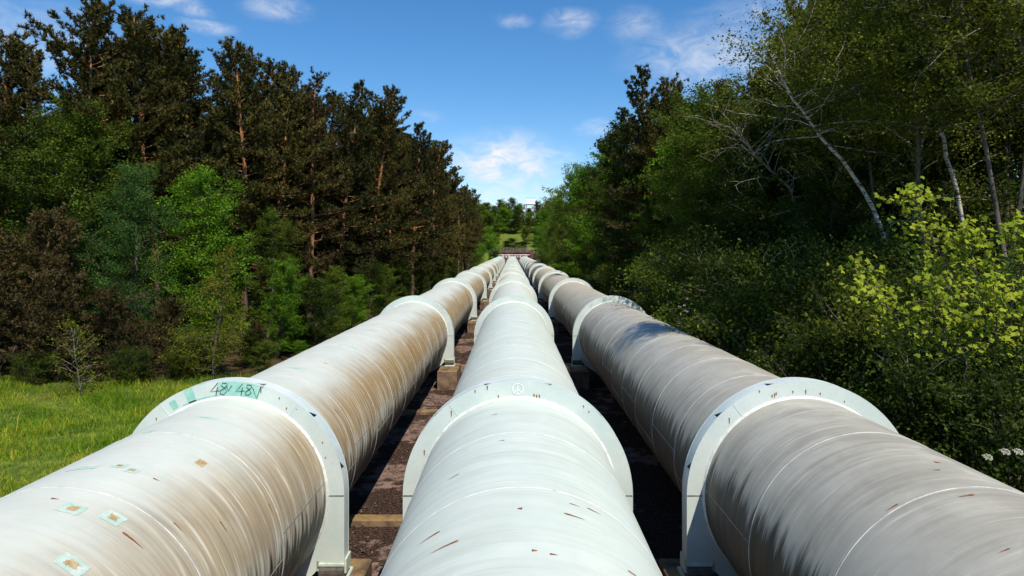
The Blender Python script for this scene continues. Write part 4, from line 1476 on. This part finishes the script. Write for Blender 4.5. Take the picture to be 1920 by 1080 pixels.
hero('bare_tree', 'nearly bare tree with white limbs arching left over the dark right wood', 44,
     [(13.6, 30, 0.4), pt(1500, 420, 30), pt(1480, 345, 30), pt(1420, 300, 29.5), pt(1380, 240, 29)],
     crown0=0.4, width=4.4, n_limb=24, twigs=12, leaves=5, leaf=.09, mat='leaf_birch', bark='bark_pale', trunk_r=.07, cl=.2, limb_r=.02, up=-.5)

hero('birch_tree', 'birch reaching in from the upper right edge, its twigs shading the right pipe', 45,
     [(13.8, 9.5, 0.4), (13.6, 9.7, 8), (12.0, 10.4, 13), (10.2, 11.2, 14.8), (8.0, 12.6, 15.4)],
     crown0=0.66, width=2.9, n_limb=40, twigs=10, leaves=44, leaf=.13, mat='leaf_birch', bark='bark_birch', trunk_r=.07, cl=.22, limb_r=.014, up=-.2)

# -- the maple sapling by the right pipe: big leaves, each its own part
def maple_leaf(seed):
    rg = np.random.default_rng(seed)
    r = [0.12, 0.44, 0.34, 0.55, 0.37, 0.62, 0.37, 0.55, 0.34, 0.44]
    a = [-math.pi / 2, -0.55, -0.1, 0.45, 0.95, math.pi / 2, math.pi - 0.95, math.pi - 0.45, math.pi + 0.1, math.pi + 0.55]
    v = [(0, 0, 0)]
    for rr, aa in zip(r, a):
        rr *= rg.uniform(.9, 1.1)
        x, y = rr * math.cos(aa), rr * math.sin(aa)
        v.append((x, y, -0.35 * (x * x + y * y) + 0.10 * abs(x)))
    t = [(0, i, i % 10 + 1) for i in range(1, 11)]
    return np.array(v), np.array(t)


def build_maple():
    rg = np.random.default_rng(77)
    base = np.array([8.6, 13.6, 0.45])
    t = thing('maple_sapling', 'maple sapling with big bright yellow green leaves beside the right pipe', 'tree')
    wood = MB()
    C = []
    stems = [[base, (8.4, 13.4, 3.2), pt(1790, 520, 13.1), pt(1740, 430, 13.0), pt(1700, 358, 13.0)],
             [(8.7, 13.7, .4), (8.9, 13.2, 3.0), pt(1850, 580, 12.7), pt(1820, 470, 12.7), pt(1810, 430, 12.7)],
             [(8.5, 13.5, .4), (8.1, 13.4, 2.8), pt(1720, 640, 13), pt(1660, 570, 13), pt(1600, 495, 13.2)],
             [(8.8, 13.5, .4), (9.2, 13.0, 3.4), pt(1900, 560, 12.5), pt(1930, 470, 12.4), pt(1935, 420, 12.4)],
             [(8.6, 13.4, .4), (8.4, 13.0, 2.6), pt(1790, 690, 12.6), pt(1760, 600, 12.5), pt(1745, 520, 12.5)],
             [(8.7, 13.4, .4), (8.8, 12.9, 2.4), pt(1880, 720, 12.2), pt(1870, 640, 12.1), pt(1865, 540, 12.1)]]
    for si, ctrl in enumerate(stems):
        ctrl = np.array(ctrl, dtype=float)
        tt = np.linspace(0, len(ctrl) - 1, 22)
        tp = np.stack([np.interp(tt, np.arange(len(ctrl)), ctrl[:, k]) for k in range(3)], 1)
        tp[1:] += rg.normal(0, .02, (21, 3))
        wood.tube(tp, np.linspace(.035, .006, 22), 6)
        for i in range(34):
            f = 0.34 + 0.66 * (i + rg.random()) / 34
            p, td = along(tp, min(f, .999))
            az = i * 2.4 + rg.normal(0, .4)
            ln = rg.uniform(.5, 1.2) * (1.25 - f) + .15
            lp = limb(rg, p, (math.cos(az), math.sin(az), .45), ln, 5, -.35, .12)
            wood.tube(lp, np.linspace(.010, .004, 6), 4, False)
            for k in range(11):
                c, _ = along(lp, min(.999, 0.2 + .8 * (k + rg.random()) / 11))
                C.append((c + rg.normal(0, .085, 3), p))
        for k in range(8):
            C.append((tp[-1] + rg.normal(0, .09, 3), tp[-2]))
    link('trunk', wood.mesh('trunk', M['bark_grey'], True), t)
    variants = [maple_leaf(i) for i in range(3)]
    vm = [mk_mesh('leaf', v, [f], M['leaf_maple']) for v, f in variants]
    order = sorted(range(len(C)), key=lambda i: C[i][0][1] - 0.15 * C[i][0][2])
    rest = MB()
    from mathutils import Matrix
    for n, i in enumerate(order):
        c, p = C[i]
        nrm = Vector(unit(np.array([0.15, -0.75, 0.75]) + rg.normal(0, .6, 3)))
        q = nrm.to_track_quat('Z', 'Y')
        e = (q @ Vector((0, 0, 1)))
        mat = q.to_matrix().to_4x4() @ Matrix.Rotation(rg.uniform(0, 6.28), 4, 'Z')
        s = rg.uniform(.085, .155)
        if n < 300:
            o = link('leaf', vm[n % 3], t, c, mat.to_euler(), (s, s, s))
        else:
            v, f = variants[n % 3]
            vv = np.array([(mat @ Vector(a * s))[:] for a in v]) + c
            rest.add(vv, (), f)
    if rest.v:
        struct(link('leaves', rest.mesh('leaves', M['leaf_maple']), t), 'stuff')


build_maple()


# -- elder blossoms on the shrubs beside the right pipe
def umbel(seed):
    rg = np.random.default_rng(seed)
    n = 90
    a = rg.uniform(0, 6.28, n)
    r = np.sqrt(rg.random(n)) * .058
    C = np.stack([r * np.cos(a), r * np.sin(a), .02 - r * r * 2.5 + rg.normal(0, .004, n)], 1)
    V, T = leaf_faces(rg, C, 0.026, 1.2, .9)
    return mk_mesh('blossom', V, [T], M['blossom'])


UM = umbel(3)


def elder(label, px, py, d, spots, seed):
    x = px_x(px, d)
    t = plant_px('shrub_mid', 'elder_shrub', px, py, d, label, 'shrub', 'elder shrubs with white blossom')
    inv = None
    bpy.context.view_layer.update()
    inv = t.matrix_world.inverted()
    for sx, sy, dd in spots:
        w = Vector(pt(sx, sy, dd))
        o = link('blossom', UM, t, inv @ w)
        o.scale = (1.0 / t.scale[0],) * 3
        o.rotation_euler = (R(28), 0, -t.rotation_euler[2])


elder('elder shrub with white blossom low by the right pipe, lower right corner', 1875, 800, 9.4,
      [(1884, 848, 8.9), (1908, 848, 8.95), (1851, 858, 8.9)], 1)
rg0 = random.Random(12)
elder('elder shrub with white blossom behind the tree shadow on the right pipe', 1330, 520, 24,
      [(rg0.uniform(1270, 1390), rg0.uniform(560, 615), 22.6 + rg0.uniform(-.4, .4)) for _ in range(26)], 2)

# -- the hill behind the end wall
HL = [('far_mid', 905, 385, 300, 'far hill tree at the left, its foot behind the left pines'), ('far_dark', 935, 380, 330, 'rounded far hill tree, second from the left'),
      ('far_dark', 965, 370, 335, 'tallest far hill tree left of the white tower'), ('pine_g', 1008, 376, 335, 'dark conifer right of the white tower'),
      ('pine_g', 1020, 395, 335, 'small dark conifer, second right of the white tower'),
      ('far_dark', 982, 408, 325, 'low dark hill tree under the white tower'), ('far_dark', 998, 412, 322, 'low dark hill tree right below the white tower'),
      ('far_mid', 948, 400, 318, 'lower hill tree in front of the rounded one'), ('far_mid', 975, 415, 312, 'lower hill tree centred above the meadow'),
      ('far_dark', 1030, 405, 320, 'hill tree at the right end of the hilltop'), ('far_dark', 890, 400, 310, 'hill tree hidden half behind the last left pine'),
      ('far_bright', 915, 425, 268, 'bright green tree left of the meadow above the end wall'), ('far_bright', 922, 440, 262, 'small bright green tree at the left end of the railing'),
      ('far_bright', 1012, 428, 266, 'bright green tree at the right end of the railing'), ('far_dark', 1005, 435, 280, 'dark hill tree right of the meadow')]
for pr, px, py, d, lab in HL:
    plant_px(pr, 'hill_tree', px, py, d, lab, 'tree', 'trees on the far hill', squash=1.35 if pr.startswith('far') else 1.0)
for i, (px, py, d, sq) in enumerate([(965, 446, 271, 3.0), (948, 451, 270, 2.4), (981, 452, 270, 2.4)]):
    plant_px('far_dark', 'hill_shrub', px, py, d, ['large dark shrub in the middle just above the railing', 'dark shrub at the left of the large one above the railing', 'dark shrub at the right of the large one above the railing'][i], 'shrub', 'shrubs above the railing', squash=sq)

for row, (d, x0, x1, st) in enumerate([(288, -30, 32, 4.6), (306, -34, 36, 5.0), (322, -34, 38, 5.2), (336, -36, 40, 5.5)]):
    k, x = 0, x0
    while x < x1:
        h = rnd.uniform(7.5, 10.5) + (1.5 if abs(x) > 12 else 0)
        if 3 < x < 16:
            h = min(h, 6.5)
        if not (row == 0 and -5.6 < x < 6.4):
            pr = ['far_mid', 'far_bright', 'far_dark', 'far_mid', 'far_bright'][(k * 3 + row) % 5]
            plant(pr, 'hill_tree', x + rnd.uniform(-1.2, 1.2), d + rnd.uniform(-3, 3), f'leafy tree on the hill slope, {["lowest", "lower", "middle", "upper"][row]} line, {ordn(k)} from the left', 'tree', 'trees on the far hill', s=h / 12.6 * 1.8, sz=h / 12.6 * (1.15 if row < 2 else 1.0))
            k += 1
        x += st
# the wood that closes the hilltop behind
for i in range(26):
    x = -62 + i * 5.4 + rnd.uniform(-1.5, 1.5)
    y = 352 + rnd.uniform(0, 14)
    if abs(x - 9.5) < 5:
        y += 12
    pr = ['far_dark', 'far_mid', 'far_dark'][i % 3]
    h = 7.5 if abs(x - 4) < 9 else rnd.uniform(10, 13)
    plant(pr, 'hilltop_tree', x, y, f'tree of the hilltop wood behind the white tower, {ordn(i)} from the left', 'tree', 'hilltop wood', s=h / 12.6 * 1.3, sz=h / 12.6)

# -- sapling standing in the grass
hw, hc = make_leafy(51, 3.0, 0.15, 0.9, 24, 5, 16, 0.09, 'leaf_yellow', 'bark_pale', 0.012, up=.3, cl=.08, limb_r=.004, twig_bark_every=4)
sx = px_x(152, 25.5)
t = thing('sapling', 'thin pale sapling standing alone in the grass', 'tree', None, (sx, 25.5, float(terr(sx, 25.5))))
link('trunk', hw, t)
link('crown', hc, t)


# ------------------------------------------------------------------ grass
def build_grass():
    rg = np.random.default_rng(15)
    n = 120000
    x = rg.uniform(-25, -6.4, n)
    y = 11.5 + rg.random(n) ** 1.25 * 18.5
    dens = 0.5 + 0.5 * np.sin(x * 1.3 + 2 * np.sin(y * .8)) * np.sin(y * 1.1 + x * .4)
    bare = np.exp(-((x + 8.0) / 1.1) ** 2) * 0.55
    edge = sstep(30.5, 26.5, y)
    keep = rg.random(n) < (0.45 + 0.55 * dens) * (1 - bare) * (edge * .9 + .1 * (edge > 0))
    keep &= (x / y * 1280 > -1040)
    x, y, dens = x[keep], y[keep], dens[keep]
    m = 26000
    x2, y2 = rg.uniform(-10.2, -6.4, m), 27 + rg.random(m) ** 1.4 * 60
    x, y, dens = np.concatenate([x, x2]), np.concatenate([y, y2]), np.concatenate([dens, rg.uniform(.4, 1.0, m)])
    n = len(x)
    z = terr(x, y)
    h = rg.uniform(.08, .34, n) * (0.35 + 0.95 * dens) * np.where(rg.random(n) < .025, rg.uniform(1.4, 2.3, n), 1.0)
    a = rg.uniform(0, 6.283, n)
    w = rg.uniform(.006, .013, n) * (1 + sstep(26, 60, y) * 1.6)
    lean = rg.normal(0, .45, (n, 2)) * h[:, None]
    s = np.stack([np.cos(a) * w, np.sin(a) * w, np.zeros(n)], 1)
    b = np.stack([x, y, z - .01], 1)
    mid = b + np.stack([lean[:, 0] * .35, lean[:, 1] * .35, h * .6], 1)
    tip = b + np.stack([lean[:, 0], lean[:, 1], h], 1)
    V = np.stack([b - s, b + s, mid + s * .7, mid - s * .7, tip], 1)
    i = np.arange(n)[:, None] * 5
    o = struct(link('grass', mk_mesh('grass', V.reshape(-1, 3), [i + np.array((0, 1, 2, 3)), i + np.array((3, 2, 4))], M['grass'])), 'stuff')
    o['label'] = 'lush green grass in the clearing left of the pipes'
    o['category'] = 'grass'


build_grass()
